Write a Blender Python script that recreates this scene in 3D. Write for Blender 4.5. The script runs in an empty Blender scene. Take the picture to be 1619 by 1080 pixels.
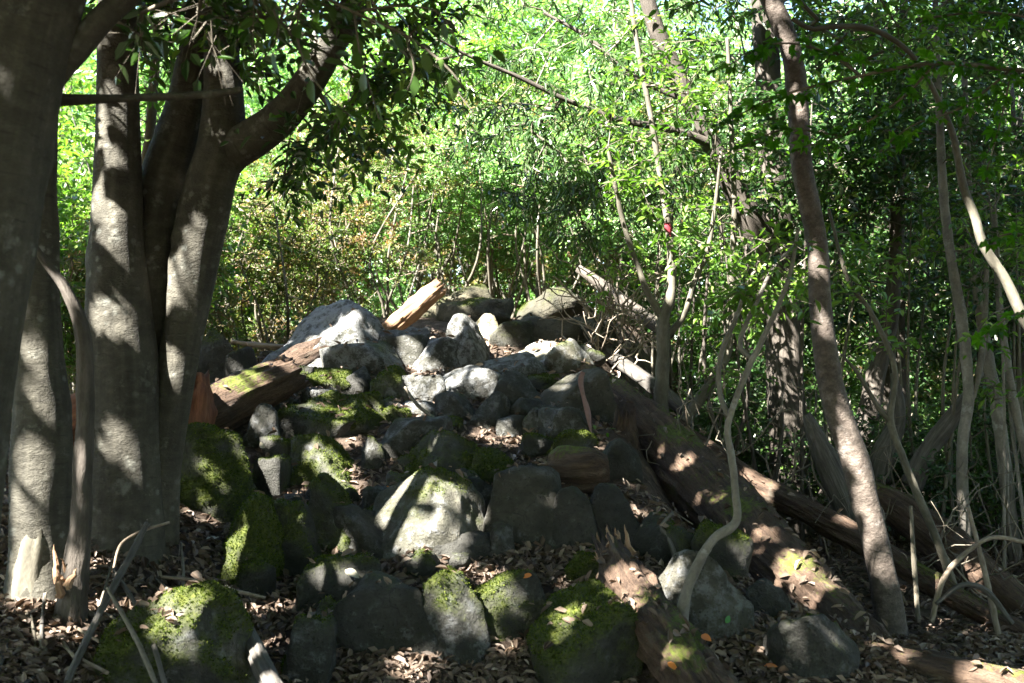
import bpy, math, random
import numpy as np
from mathutils import Vector

# ------------------------------------------------------------------ camera, sky, sun, exposure
scene = bpy.context.scene
CAMZ = 1.5
F_PX, CX, CY = 1736.0, 809.5, 540.0
PITCH = math.atan(60 / F_PX)
cam_data = bpy.data.cameras.new("camera")
cam = bpy.data.objects.new("camera", cam_data)
scene.collection.objects.link(cam)
cam_data.sensor_width = 36.0
cam_data.lens = 36.0 * F_PX / 1619.0
cam_data.clip_start = 0.05
cam_data.clip_end = 600.0
cam.location = (0, 0, CAMZ)
cam.rotation_euler = (math.pi / 2 + PITCH, 0, 0)
cam_data.dof.use_dof = True
cam_data.dof.focus_distance = 7.2
cam_data.dof.aperture_fstop = 4.5
scene.camera = cam

SUN = np.array([-0.53, -0.46, 0.71]); SUN /= np.linalg.norm(SUN)      # direction towards the sun
world = bpy.data.worlds.new("World"); scene.world = world; world.use_nodes = True
wn = world.node_tree
sky = wn.nodes.new("ShaderNodeTexSky"); sky.sky_type = 'NISHITA'; sky.sun_disc = False
sky.sun_elevation = math.asin(SUN[2])
sky.sun_rotation = math.atan2(SUN[0], SUN[1])
bg = wn.nodes["Background"]; bg.inputs[1].default_value = 0.05
wn.links.new(sky.outputs[0], bg.inputs[0])
sun_data = bpy.data.lights.new("sun", 'SUN'); sun_data.energy = 5.0; sun_data.angle = math.radians(0.53)
sun_data.color = (1.0, 0.965, 0.90)
sun = bpy.data.objects.new("sun", sun_data); scene.collection.objects.link(sun)
sun.rotation_euler = Vector(SUN).to_track_quat('Z', 'Y').to_euler()
sun.location = (-20, -10, 30)
vs = scene.view_settings
vs.view_transform = 'Standard'; vs.look = 'None'; vs.gamma = 1.0; vs.use_curve_mapping = False
vs.exposure = 3.82
scene.render.engine = 'CYCLES'
scene.cycles.max_bounces = 8; scene.cycles.diffuse_bounces = 4; scene.cycles.transmission_bounces = 5
scene.cycles.glossy_bounces = 2; scene.cycles.caustics_reflective = False; scene.cycles.caustics_refractive = False
scene.cycles.use_denoising = True
scene.cycles.sample_clamp_indirect = 6.0

RNG = np.random.default_rng(11)
random.seed(5)
COL = scene.collection

# ------------------------------------------------------------------ helpers
def ray_dir(px, py):
    a = (px - CX) / F_PX; b = (CY - py) / F_PX
    c, s = math.cos(PITCH), math.sin(PITCH)
    return np.array([a, c - b * s, s + b * c])

def P(px, py, y):
    d = ray_dir(px, py)
    return np.array([0, 0, CAMZ]) + d * (y / d[1])

def smooth(a, b, x):
    t = np.clip((np.asarray(x, float) - a) / (b - a), 0, 1)
    return t * t * (3 - 2 * t)

def _hash(ix, iy, iz, seed):
    h = (ix * 374761393 + iy * 668265263 + iz * 2147483647 + seed * 1274126177) & 0xFFFFFFFF
    h = ((h ^ (h >> 13)) * 1274126177) & 0xFFFFFFFF
    h = ((h ^ (h >> 16)) * 668265263) & 0xFFFFFFFF
    return ((h ^ (h >> 15)) & 0xFFFFFF) / float(0xFFFFFF)

def vnoise(p, freq=1.0, seed=0):
    """smooth value noise in -1..1"""
    q = np.asarray(p, float) * freq + 1000.0
    i = np.floor(q).astype(np.int64); f = q - i
    f = f * f * (3 - 2 * f)
    out = 0.0
    for dx in (0, 1):
        wx = f[:, 0] if dx else 1 - f[:, 0]
        for dy in (0, 1):
            wy = f[:, 1] if dy else 1 - f[:, 1]
            for dz in (0, 1):
                wz = f[:, 2] if dz else 1 - f[:, 2]
                out = out + wx * wy * wz * _hash(i[:, 0] + dx, i[:, 1] + dy, i[:, 2] + dz, seed)
    return out * 2 - 1

def fbm(p, freq, seed, octaves=4, gain=0.5):
    a, s = 1.0, 0.0
    for k in range(octaves):
        s = s + a * vnoise(p, freq * 2 ** k, seed + k * 17); a *= gain
    return s

def nrm(v):
    return v / np.maximum(np.linalg.norm(v, axis=-1, keepdims=True), 1e-9)

def mesh_np(name, V, faces, smooth_shade=True, attrs=None, mat=None):
    """faces: list of integer arrays (m,k)"""
    me = bpy.data.meshes.new(name)
    V = np.asarray(V, np.float32)
    faces = [np.asarray(f, np.int32) for f in faces if len(f)]
    nl = sum(f.size for f in faces); npoly = sum(len(f) for f in faces)
    me.vertices.add(len(V)); me.vertices.foreach_set('co', V.ravel())
    me.loops.add(nl); me.loops.foreach_set('vertex_index', np.concatenate([f.ravel() for f in faces]))
    tot = np.concatenate([np.full(len(f), f.shape[1], np.int32) for f in faces])
    st = np.concatenate([[0], np.cumsum(tot)[:-1]]).astype(np.int32)
    me.polygons.add(npoly); me.polygons.foreach_set('loop_start', st)
    try: me.polygons.foreach_set('loop_total', tot)
    except Exception: pass
    me.polygons.foreach_set('use_smooth', np.full(npoly, smooth_shade))
    if attrs:
        for k, a in attrs.items():
            a = np.asarray(a, np.float32)
            if a.ndim == 1:
                at = me.attributes.new(k, 'FLOAT', 'POINT'); at.data.foreach_set('value', a)
            else:
                at = me.attributes.new(k, 'FLOAT_VECTOR', 'POINT'); at.data.foreach_set('vector', a.ravel())
    if mat: me.materials.append(mat)
    me.update(calc_edges=True)
    return me

def obj(name, me, parent=None, kind=None, loc=None):
    o = bpy.data.objects.new(name, me); COL.objects.link(o)
    if parent: o.parent = parent
    if kind: o["kind"] = kind
    if loc is not None: o.location = loc
    return o

def tag(o, label, cat, group=None):
    o["label"] = label; o["category"] = cat
    if group: o["group"] = group
    return o

def thing(name, label, cat, loc, group=None, rz=0.0):
    o = bpy.data.objects.new(name, None); COL.objects.link(o)
    o.location = loc; o.rotation_euler.z = rz; o.empty_display_size = 0.1
    return tag(o, label, cat, group)

def copy_tree(src, loc, rz, scale=1.0, label=None, group=None):
    r = src.copy(); COL.objects.link(r); r.location = loc; r.rotation_euler = (0, 0, rz); r.scale = (scale,) * 3
    if label: r["label"] = label
    if group: r["group"] = group
    for ch in list(src.children):
        c = ch.copy(); COL.objects.link(c); c.parent = r
    return r

# ------------------------------------------------------------------ materials
def new_mat(name):
    m = bpy.data.materials.new(name); m.use_nodes = True
    nt = m.node_tree
    return m, nt, nt.nodes, nt.links, nt.nodes["Principled BSDF"]

def ramp(nt, stops, fac=None, interp='LINEAR'):
    r = nt.nodes.new("ShaderNodeValToRGB"); r.color_ramp.interpolation = interp
    e = r.color_ramp.elements
    while len(e) < len(stops): e.new(0.5)
    for el, (p, c) in zip(e, stops):
        el.position = p; el.color = (c[0], c[1], c[2], 1) if hasattr(c, '__len__') else (c, c, c, 1)
    if fac is not None: nt.links.new(fac, r.inputs[0])
    return r

def attr(nt, name, typ='GEOMETRY'):
    a = nt.nodes.new("ShaderNodeAttribute"); a.attribute_type = typ; a.attribute_name = name
    return a

def noise(nt, vec, scale, detail=4, rough=0.55):
    n = nt.nodes.new("ShaderNodeTexNoise"); n.inputs["Scale"].default_value = scale
    n.inputs["Detail"].default_value = detail; n.inputs["Roughness"].default_value = rough
    if vec is not None: nt.links.new(vec, n.inputs["Vector"])
    return n

def mix(nt, fac, a, b, typ='MIX'):
    m = nt.nodes.new("ShaderNodeMix"); m.data_type = 'RGBA'; m.blend_type = typ
    for sock, v in ((m.inputs[0], fac), (m.inputs[6], a), (m.inputs[7], b)):
        if hasattr(v, 'is_output'): nt.links.new(v, sock)
        elif hasattr(v, '__len__'): sock.default_value = (v[0], v[1], v[2], 1)
        else: sock.default_value = v
    return m.outputs[2]

def math_n(nt, op, a, b=None):
    m = nt.nodes.new("ShaderNodeMath"); m.operation = op
    for sock, v in ((m.inputs[0], a), (m.inputs[1], b)):
        if v is None: continue
        if hasattr(v, 'is_output'): nt.links.new(v, sock)
        else: sock.default_value = v
    return m.outputs[0]

def mapping(nt, vec, scale):
    m = nt.nodes.new("ShaderNodeMapping"); m.inputs["Scale"].default_value = scale
    nt.links.new(vec, m.inputs["Vector"]); return m.outputs[0]

def bump(nt, height, dist, strength=1.0, prev=None):
    b = nt.nodes.new("ShaderNodeBump"); b.inputs["Distance"].default_value = dist; b.inputs["Strength"].default_value = strength
    nt.links.new(height, b.inputs["Height"])
    if prev is not None: nt.links.new(prev, b.inputs["Normal"])
    return b.outputs[0]

def leaf_material(name, stops, trans_gain=(1.2, 1.5, 0.55), transl=0.42, rough=0.38, spec=0.5):
    m, nt, N, L, bs = new_mat(name)
    a = attr(nt, "rnd")
    r = ramp(nt, stops, a.outputs["Fac"])
    L.new(r.outputs[0], bs.inputs["Base Color"])
    bs.inputs["Roughness"].default_value = rough
    bs.inputs["Specular IOR Level"].default_value = spec
    t = N.new("ShaderNodeBsdfTranslucent")
    L.new(mix(nt, 1.0, r.outputs[0], trans_gain, 'MULTIPLY'), t.inputs[0])
    mx = N.new("ShaderNodeMixShader"); mx.inputs[0].default_value = transl
    L.new(bs.outputs[0], mx.inputs[1]); L.new(t.outputs[0], mx.inputs[2])
    L.new(mx.outputs[0], N["Material Output"].inputs[0])
    return m

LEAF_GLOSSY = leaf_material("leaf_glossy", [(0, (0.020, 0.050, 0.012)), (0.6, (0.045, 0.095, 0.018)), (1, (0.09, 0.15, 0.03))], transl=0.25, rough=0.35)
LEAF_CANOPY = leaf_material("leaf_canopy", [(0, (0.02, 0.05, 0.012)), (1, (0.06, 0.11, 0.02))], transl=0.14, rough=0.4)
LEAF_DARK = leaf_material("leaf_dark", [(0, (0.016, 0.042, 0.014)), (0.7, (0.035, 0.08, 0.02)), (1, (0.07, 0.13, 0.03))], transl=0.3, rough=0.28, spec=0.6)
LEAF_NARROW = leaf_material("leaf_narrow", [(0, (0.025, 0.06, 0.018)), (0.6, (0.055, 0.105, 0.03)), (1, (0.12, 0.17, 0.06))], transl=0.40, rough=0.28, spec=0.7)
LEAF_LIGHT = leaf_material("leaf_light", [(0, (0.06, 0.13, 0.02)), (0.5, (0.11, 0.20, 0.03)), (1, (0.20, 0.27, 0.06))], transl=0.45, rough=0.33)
LEAF_SUNNY = leaf_material("leaf_sunny", [(0, (0.07, 0.16, 0.045)), (0.6, (0.17, 0.29, 0.11)), (0.93, (0.31, 0.41, 0.23)), (1, (0.32, 0.20, 0.09))], transl=0.45, rough=0.35)  # over-bright leaf colour paints in the glare of the sun
LEAF_PALE_GLOW = leaf_material("leaf_pale_glow", [(0, (0.10, 0.20, 0.07)), (0.6, (0.22, 0.34, 0.15)), (1, (0.36, 0.46, 0.28))], transl=0.45, rough=0.35)  # whitish leaf colour paints in the hazy backlit glow
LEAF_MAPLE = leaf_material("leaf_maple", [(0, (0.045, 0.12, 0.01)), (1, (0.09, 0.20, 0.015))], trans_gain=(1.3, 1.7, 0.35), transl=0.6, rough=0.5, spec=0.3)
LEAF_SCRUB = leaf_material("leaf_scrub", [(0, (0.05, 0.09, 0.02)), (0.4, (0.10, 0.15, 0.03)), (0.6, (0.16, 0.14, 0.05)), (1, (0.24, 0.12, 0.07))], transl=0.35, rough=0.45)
LITTER = leaf_material("dry_leaf", [(0, (0.05, 0.032, 0.022)), (0.45, (0.12, 0.085, 0.06)), (0.8, (0.22, 0.165, 0.125)), (0.95, (0.36, 0.29, 0.23)), (1, (0.30, 0.14, 0.04))],
                       trans_gain=(1, 0.8, 0.6), transl=0.15, rough=0.55, spec=0.35)
MOSS_TUFT = leaf_material("moss_tuft", [(0, (0.022, 0.034, 0.005)), (0.6, (0.052, 0.072, 0.008)), (1, (0.105, 0.125, 0.016))], transl=0.3, rough=0.7, spec=0.15)

def rock_material():
    m, nt, N, L, bs = new_mat("rock")
    tc = N.new("ShaderNodeTexCoord"); oi = N.new("ShaderNodeObjectInfo")
    ad = N.new("ShaderNodeVectorMath"); ad.operation = 'ADD'
    sc = math_n(nt, 'MULTIPLY', oi.outputs["Random"], 37.0)
    L.new(tc.outputs["Object"], ad.inputs[0]); L.new(sc, ad.inputs[1])
    v = ad.outputs[0]
    big = noise(nt, v, 3.0, 5); mid = noise(nt, v, 14, 6, 0.65); fine = noise(nt, v, 85, 5, 0.7)
    tone = attr(nt, "tone", 'OBJECT').outputs["Fac"]; lich = attr(nt, "lichen", 'OBJECT').outputs["Fac"]
    warm = attr(nt, "warm", 'OBJECT').outputs["Fac"]
    base = ramp(nt, [(0.25, (0.075, 0.072, 0.060)), (0.5, (0.145, 0.138, 0.118)), (0.75, (0.22, 0.21, 0.185))], mid.outputs["Fac"]).outputs[0]
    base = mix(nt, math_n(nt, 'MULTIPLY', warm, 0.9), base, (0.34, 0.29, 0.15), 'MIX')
    base = mix(nt, 1.0, base, ramp(nt, [(0.3, 0.62), (0.7, 1.25)], big.outputs["Fac"]).outputs[0], 'MULTIPLY')
    alg = noise(nt, v, 5.5, 5, 0.7)
    base = mix(nt, ramp(nt, [(0.42, 0.0), (0.66, 0.75)], alg.outputs["Fac"]).outputs[0], base, (0.060, 0.062, 0.040))
    # lichen crust: pale grey patches with a broken edge
    lf = math_n(nt, 'ADD', math_n(nt, 'ADD', mid.outputs["Fac"], math_n(nt, 'MULTIPLY', fine.outputs["Fac"], 0.35)), math_n(nt, 'MULTIPLY', lich, 0.32))
    lm = ramp(nt, [(0.84, 0.0), (0.98, 0.85)], lf).outputs[0]
    base = mix(nt, lm, base, (0.33, 0.335, 0.33))
    # pits
    vo = N.new("ShaderNodeTexVoronoi"); vo.inputs["Scale"].default_value = 42; L.new(v, vo.inputs["Vector"])
    pit = ramp(nt, [(0.10, 0.35), (0.26, 1.0)], vo.outputs["Distance"]).outputs[0]
    base = mix(nt, 0.75, base, mix(nt, 1.0, base, pit, 'MULTIPLY'))
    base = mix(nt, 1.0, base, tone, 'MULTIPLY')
    wv = N.new("ShaderNodeVectorMath"); wv.operation = 'ADD'; L.new(v, wv.inputs[0])
    wm = N.new("ShaderNodeVectorMath"); wm.operation = 'SCALE'; wm.inputs[3].default_value = 0.22; L.new(noise(nt, v, 4, 4).outputs["Color"], wm.inputs[0]); L.new(wm.outputs[0], wv.inputs[1])
    ce = N.new("ShaderNodeTexVoronoi"); ce.feature = 'DISTANCE_TO_EDGE'; ce.inputs["Scale"].default_value = 3.4; L.new(wv.outputs[0], ce.inputs["Vector"])
    crack = ramp(nt, [(0.0, 0.25), (0.022, 1.0)], ce.outputs["Distance"]).outputs[0]
    base = mix(nt, ramp(nt, [(0.5, 0.0), (0.66, 0.7)], big.outputs["Fac"]).outputs[0], base, mix(nt, 1.0, base, crack, 'MULTIPLY'))
    ms = attr(nt, "moss").outputs["Fac"]
    mf = math_n(nt, 'ADD', ms, math_n(nt, 'MULTIPLY', math_n(nt, 'SUBTRACT', fine.outputs["Fac"], 0.5), 0.7))
    mm = ramp(nt, [(0.30, 0.0), (0.72, 1.0)], mf).outputs[0]
    mcol = ramp(nt, [(0.3, (0.022, 0.030, 0.005)), (0.55, (0.055, 0.068, 0.008)), (0.8, (0.115, 0.13, 0.014))], noise(nt, v, 30, 4).outputs["Fac"]).outputs[0]
    L.new(mix(nt, mm, base, mcol), bs.inputs["Base Color"])
    bs.inputs["Roughness"].default_value = 0.82; bs.inputs["Specular IOR Level"].default_value = 0.3
    b1 = bump(nt, mid.outputs["Fac"], 0.05, 0.9)
    b2 = bump(nt, fine.outputs["Fac"], 0.014, 1.0, b1)
    b3 = bump(nt, pit, 0.006, 0.6, b2)
    b3 = bump(nt, crack, 0.006, 0.25, b3)
    L.new(b3, bs.inputs["Normal"])
    return m
ROCK = rock_material()

def wood_material(name, stops, scale, fine_scale, bump_d, lichen=None, moss=True, rough=0.8, bands=0.0, detail=6):
    m, nt, N, L, bs = new_mat(name)
    tc = attr(nt, "tc").outputs["Vector"]
    n1 = noise(nt, mapping(nt, tc, scale), 1.0, detail, 0.6)
    n2 = noise(nt, mapping(nt, tc, fine_scale), 1.0, 5, 0.65)
    n3 = noise(nt, tc, 3.2, 4)
    f = math_n(nt, 'ADD', math_n(nt, 'MULTIPLY', n1.outputs["Fac"], 0.65), math_n(nt, 'MULTIPLY', n2.outputs["Fac"], 0.35))
    c = ramp(nt, stops, f).outputs[0]
    c = mix(nt, 1.0, c, ramp(nt, [(0.3, 0.72), (0.7, 1.22)], n3.outputs["Fac"]).outputs[0], 'MULTIPLY')
    if lichen:
        nl = noise(nt, tc, 7.0, 6, 0.7)
        c = mix(nt, ramp(nt, [(0.58, 0.0), (0.68, 0.75)], nl.outputs["Fac"]).outputs[0], c, lichen)
    if bands:
        vl = N.new("ShaderNodeTexVoronoi"); vl.inputs["Scale"].default_value = 16; L.new(tc, vl.inputs["Vector"])
        spot = ramp(nt, [(0.16, 1.0), (0.30, 0.0)], math_n(nt, 'ADD', vl.outputs["Distance"], math_n(nt, 'MULTIPLY', math_n(nt, 'SUBTRACT', n2.outputs["Fac"], .5), .5))).outputs[0]
        pick = ramp(nt, [(0.45, 0.0), (0.6, 1.0)], noise(nt, tc, 2.3, 3).outputs["Fac"]).outputs[0]
        c = mix(nt, math_n(nt, 'MULTIPLY', math_n(nt, 'MULTIPLY', spot, pick), bands), c, (0.19, 0.195, 0.17))
        sc_ = noise(nt, mapping(nt, tc, (7, 7, 55)), 1.0, 3)
        c = mix(nt, ramp(nt, [(0.62, 0.0), (0.70, 0.6)], sc_.outputs["Fac"]).outputs[0], c, (0.028, 0.025, 0.019))
        st_ = noise(nt, mapping(nt, tc, (26, 26, 1.6)), 1.0, 4)
        c = mix(nt, 1.0, c, ramp(nt, [(0.3, 0.72), (0.7, 1.25)], st_.outputs["Fac"]).outputs[0], 'MULTIPLY')
    if moss:
        ms = attr(nt, "moss").outputs["Fac"]; fn = noise(nt, tc, 45, 4)
        mf = math_n(nt, 'ADD', ms, math_n(nt, 'MULTIPLY', math_n(nt, 'SUBTRACT', fn.outputs["Fac"], 0.5), 0.8))
        mm = ramp(nt, [(0.40, 0.0), (0.62, 0.92)], mf).outputs[0]
        c = mix(nt, mm, c, mix(nt, fn.outputs["Fac"], (0.03, 0.045, 0.006), (0.13, 0.16, 0.02)))
    L.new(c, bs.inputs["Base Color"]); bs.inputs["Roughness"].default_value = rough
    bs.inputs["Specular IOR Level"].default_value = 0.25
    b = bump(nt, n1.outputs["Fac"], bump_d, 0.9); b = bump(nt, n2.outputs["Fac"], bump_d * 0.35, 0.9, b)
    L.new(b, bs.inputs["Normal"])
    return m

BARK_SMOOTH = wood_material("bark_smooth", [(0.25, (0.034, 0.031, 0.023)), (0.5, (0.058, 0.053, 0.040)), (0.75, (0.100, 0.092, 0.072))], (16, 16, 26), (90, 90, 150), 0.016, lichen=(0.17, 0.167, 0.14), bands=0.8)
BARK_GREY = wood_material("bark_grey", [(0.3, (0.075, 0.068, 0.058)), (0.5, (0.145, 0.13, 0.11)), (0.7, (0.24, 0.22, 0.19))], (14, 14, 6), (70, 70, 60), 0.010, lichen=(0.30, 0.30, 0.28))
BARK_PINK = wood_material("bark_pinkish", [(0.3, (0.038, 0.030, 0.024)), (0.5, (0.088, 0.070, 0.057)), (0.7, (0.16, 0.132, 0.11))], (18, 18, 24), (90, 90, 90), 0.014, lichen=(0.20, 0.175, 0.155), moss=False)
BARK_DARK = wood_material("bark_dark", [(0.3, (0.028, 0.023, 0.018)), (0.5, (0.062, 0.052, 0.042)), (0.75, (0.115, 0.10, 0.085))], (26, 26, 4), (90, 90, 30), 0.015)
BARK_PALE = wood_material("bark_pale", [(0.3, (0.05, 0.045, 0.033)), (0.5, (0.10, 0.09, 0.067)), (0.7, (0.175, 0.16, 0.122))], (18, 18, 6), (80, 80, 40), 0.005, moss=False)
DEAD_GREY = wood_material("weathered_wood", [(0.3, (0.034, 0.030, 0.026)), (0.5, (0.082, 0.074, 0.065)), (0.7, (0.16, 0.148, 0.132))], (50, 50, 3), (120, 120, 14), 0.012)
ROTTEN = wood_material("rotten_wood", [(0.28, (0.018, 0.012, 0.008)), (0.47, (0.064, 0.040, 0.026)), (0.62, (0.118, 0.078, 0.052)), (0.8, (0.21, 0.152, 0.108))], (34, 34, 4.5), (130, 130, 40), 0.050, lichen=(0.10, 0.088, 0.066))
RED_WOOD = wood_material("red_heartwood", [(0.28, (0.05, 0.017, 0.009)), (0.5, (0.14, 0.055, 0.027)), (0.72, (0.25, 0.12, 0.065))], (40, 40, 3), (110, 110, 14), 0.016, moss=False)
SPLINTER = wood_material("fresh_split_wood", [(0.28, (0.13, 0.07, 0.038)), (0.5, (0.28, 0.17, 0.10)), (0.75, (0.44, 0.32, 0.21))], (60, 60, 3), (140, 140, 14), 0.010, moss=False)
TWIG = wood_material("twig_bark", [(0.3, (0.05, 0.042, 0.03)), (0.5, (0.11, 0.095, 0.07)), (0.7, (0.20, 0.18, 0.14))], (30, 30, 10), (90, 90, 40), 0.003, moss=False, detail=2)
TWIG_PALE = wood_material("dry_twig", [(0.3, (0.10, 0.075, 0.052)), (0.5, (0.19, 0.15, 0.11)), (0.7, (0.30, 0.25, 0.195))], (30, 30, 10), (90, 90, 40), 0.003, moss=False, detail=2)

BLEACHED = wood_material("bleached_twig", [(0.3, (0.12, 0.09, 0.065)), (0.5, (0.22, 0.18, 0.135)), (0.7, (0.34, 0.29, 0.23))], (30, 30, 10), (90, 90, 40), 0.003, moss=False, detail=2)

def ground_material():
    m, nt, N, L, bs = new_mat("leaf_litter_soil")
    tc = N.new("ShaderNodeTexCoord").outputs["Object"]
    vo = N.new("ShaderNodeTexVoronoi"); vo.inputs["Scale"].default_value = 17; L.new(tc, vo.inputs["Vector"])
    n = noise(nt, tc, 6, 6); f = noise(nt, tc, 60, 5, 0.7)
    leaf = ramp(nt, [(0, (0.035, 0.024, 0.017)), (0.5, (0.085, 0.06, 0.043)), (0.85, (0.16, 0.12, 0.09)), (1, (0.22, 0.14, 0.08))], vo.outputs["Color"]).outputs[0]
    c = mix(nt, ramp(nt, [(0.35, 0.0), (0.65, 0.85)], n.outputs["Fac"]).outputs[0], leaf, (0.042, 0.030, 0.022))
    c = mix(nt, 1.0, c, ramp(nt, [(0.25, 0.6), (0.75, 1.3)], f.outputs["Fac"]).outputs[0], 'MULTIPLY')
    L.new(c, bs.inputs["Base Color"]); bs.inputs["Roughness"].default_value = 0.9
    bs.inputs["Specular IOR Level"].default_value = 0.2
    b = bump(nt, f.outputs["Fac"], 0.02, 1.0); b = bump(nt, vo.outputs["Distance"], 0.02, 0.7, b)
    L.new(b, bs.inputs["Normal"])
    return m
GROUND = ground_material()

def cloth_material(name, col):
    m, nt, N, L, bs = new_mat(name)
    tc = N.new("ShaderNodeTexCoord").outputs["Object"]
    n = noise(nt, tc, 45, 4)
    L.new(mix(nt, n.outputs["Fac"], [c * 0.7 for c in col], [min(1, c * 1.25) for c in col]), bs.inputs["Base Color"])
    bs.inputs["Roughness"].default_value = 0.85
    L.new(bump(nt, n.outputs["Fac"], 0.004), bs.inputs["Normal"])
    return m
TAPE_PINK = cloth_material("faded_pink_tape", (0.20, 0.12, 0.11))
TAPE_RED = cloth_material("red_tape", (0.22, 0.015, 0.025))

# ------------------------------------------------------------------ terrain
_py = np.array([-200, 0, 2, 4.5, 5.5, 6.5, 7.5, 8.5, 9.5, 10.5, 12, 14, 22, 40, 80, 200.])
_pz = np.array([-1.7, -1.55, -1.5, -1.30, -1.0, -0.60, -0.20, 0.12, 0.38, 0.57, 0.62, 0.66, 1.0, 2.0, 4.0, 6.0]) + CAMZ
_ry = np.array([-200, 0, 5, 8, 12, 20, 30, 50, 100, 200.])
_rz = np.array([-1.7, -1.55, -1.42, -1.35, -1.2, -0.8, -0.2, 1.2, 3.5, 6.0]) + CAMZ
_ly = np.array([-200, 0, 4, 5.1, 6, 8, 12, 20, 40, 100, 200.])
_lz = np.array([-1.5, -1.35, -1.02, -0.72, -0.60, -0.42, -0.25, 0.3, 1.6, 4.0, 6.0]) + CAMZ
_ey = np.array([0, 4.2, 5.0, 5.7, 6.5, 7.5, 8.5, 12, 20]); _ex = np.array([2.4, 1.9, 1.25, 0.85, 0.6, 0.55, 0.5, 1.2, 2.5])

def terrain(x, y, rough=True):
    x = np.atleast_1d(np.asarray(x, float)); y = np.atleast_1d(np.asarray(y, float))
    zc = np.interp(y, _py, _pz); zr = np.interp(y, _ry, _rz); zl = np.interp(y, _ly, _lz)
    ex = np.interp(y, _ey, _ex)
    wr = smooth(0.0, 1.0 + 0.05 * np.maximum(y - 8, 0), x - ex)
    wl = smooth(-0.2, 0.85, -x - np.interp(y, [3, 5.5, 7.5, 9, 11, 14, 30], [1.0, 1.2, 2.2, 2.0, 1.5, 2.4, 9.0]))
    z = zc * (1 - wr - wl) + zr * wr + zl * wl
    if rough:
        p = np.stack([x, y, np.zeros_like(x)], 1)
        z = z + 0.05 * vnoise(p, 1.3, 3) + 0.025 * vnoise(p, 4.1, 4) + 0.012 * vnoise(p, 11, 5)
    return z

def ground_z(x, y): return float(terrain(x, y)[0])

def ray_ground(px, py):
    d = ray_dir(px, py); ys = np.arange(2.2, 60, 0.02); t = ys / d[1]
    X = d[0] * t; Z = CAMZ + d[2] * t
    below = np.where(Z < terrain(X, ys))[0]
    return ys[below[0]] if len(below) else 30.0

def nonuni(lo, hi, dlo, dhi, step):
    mid = np.arange(dlo, dhi + step / 2, step)
    def grow(s, e):
        out, st, v = [], step, s
        while abs(v) < abs(e):
            st *= 1.22; v = v + math.copysign(st, e); out.append(v)
        return np.array(out)
    return np.concatenate([grow(dlo, lo)[::-1], mid, grow(dhi, hi)])
gx = nonuni(-200, 200, -5.0, 5.0, 0.06); gy = nonuni(-200, 260, 2.0, 14.0, 0.06)
GX, GY = np.meshgrid(gx, gy); nx, ny = len(gx), len(gy)
GZ = terrain(GX.ravel(), GY.ravel())
idx = np.arange(nx * ny).reshape(ny, nx)
F = np.stack([idx[:-1, :-1].ravel(), idx[:-1, 1:].ravel(), idx[1:, 1:].ravel(), idx[1:, :-1].ravel()], 1)
g = obj("ground", mesh_np("ground", np.stack([GX.ravel(), GY.ravel(), GZ], 1), [F], True, None, GROUND), kind="structure")
g["label"] = "dark forest floor of soil rising under the boulders"

# ------------------------------------------------------------------ rocks
import bmesh
_ico = {}
def ico(sub):
    if sub not in _ico:
        bm = bmesh.new(); bmesh.ops.create_icosphere(bm, subdivisions=sub, radius=1.0)
        V = np.array([v.co[:] for v in bm.verts]); Fc = np.array([[v.index for v in f.verts] for f in bm.faces]); bm.free()
        _ico[sub] = (nrm(V), Fc)
    return _ico[sub]

def rock_shape(seed, planes=None, sharp=11, sub=4, rough=0.05):
    r = np.random.default_rng(seed)
    U, Fc = ico(sub)
    n_rand = 15 if planes is None else 12
    Nn = nrm(r.normal(size=(n_rand, 3)) * [1, 1, .8]); D = r.uniform(0.66, 1.10, n_rand)
    Nn = np.vstack([Nn, [[0, 0, -1], [1, 0, 0], [-1, 0, 0], [0, 1, 0], [0, -1, 0], [0, 0, 1]]])
    D = np.concatenate([D, [0.9, 1.1, 1.1, 1.1, 1.0, 1.05]])
    if planes:
        Nn = np.vstack([Nn, nrm(np.array([p[:3] for p in planes], float))]); D = np.concatenate([D, [p[3] for p in planes]])
    a = np.maximum(U @ Nn.T, 0) / D
    R = (np.sum(a ** sharp, axis=1)) ** (-1.0 / sharp)
    V = U * R[:, None]
    V = V * (1 + rough * 1.6 * fbm(V, 1.3, seed, 3)[:, None])
    lo, hi = V.min(0), V.max(0)
    return (V - (lo + hi) / 2) / ((hi - lo) / 2), Fc

def vert_normals(V, Fc):
    n = np.cross(V[Fc[:, 1]] - V[Fc[:, 0]], V[Fc[:, 2]] - V[Fc[:, 0]])
    vn = np.zeros_like(V)
    for k in range(3): np.add.at(vn, Fc[:, k], n)
    return nrm(vn)

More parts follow.
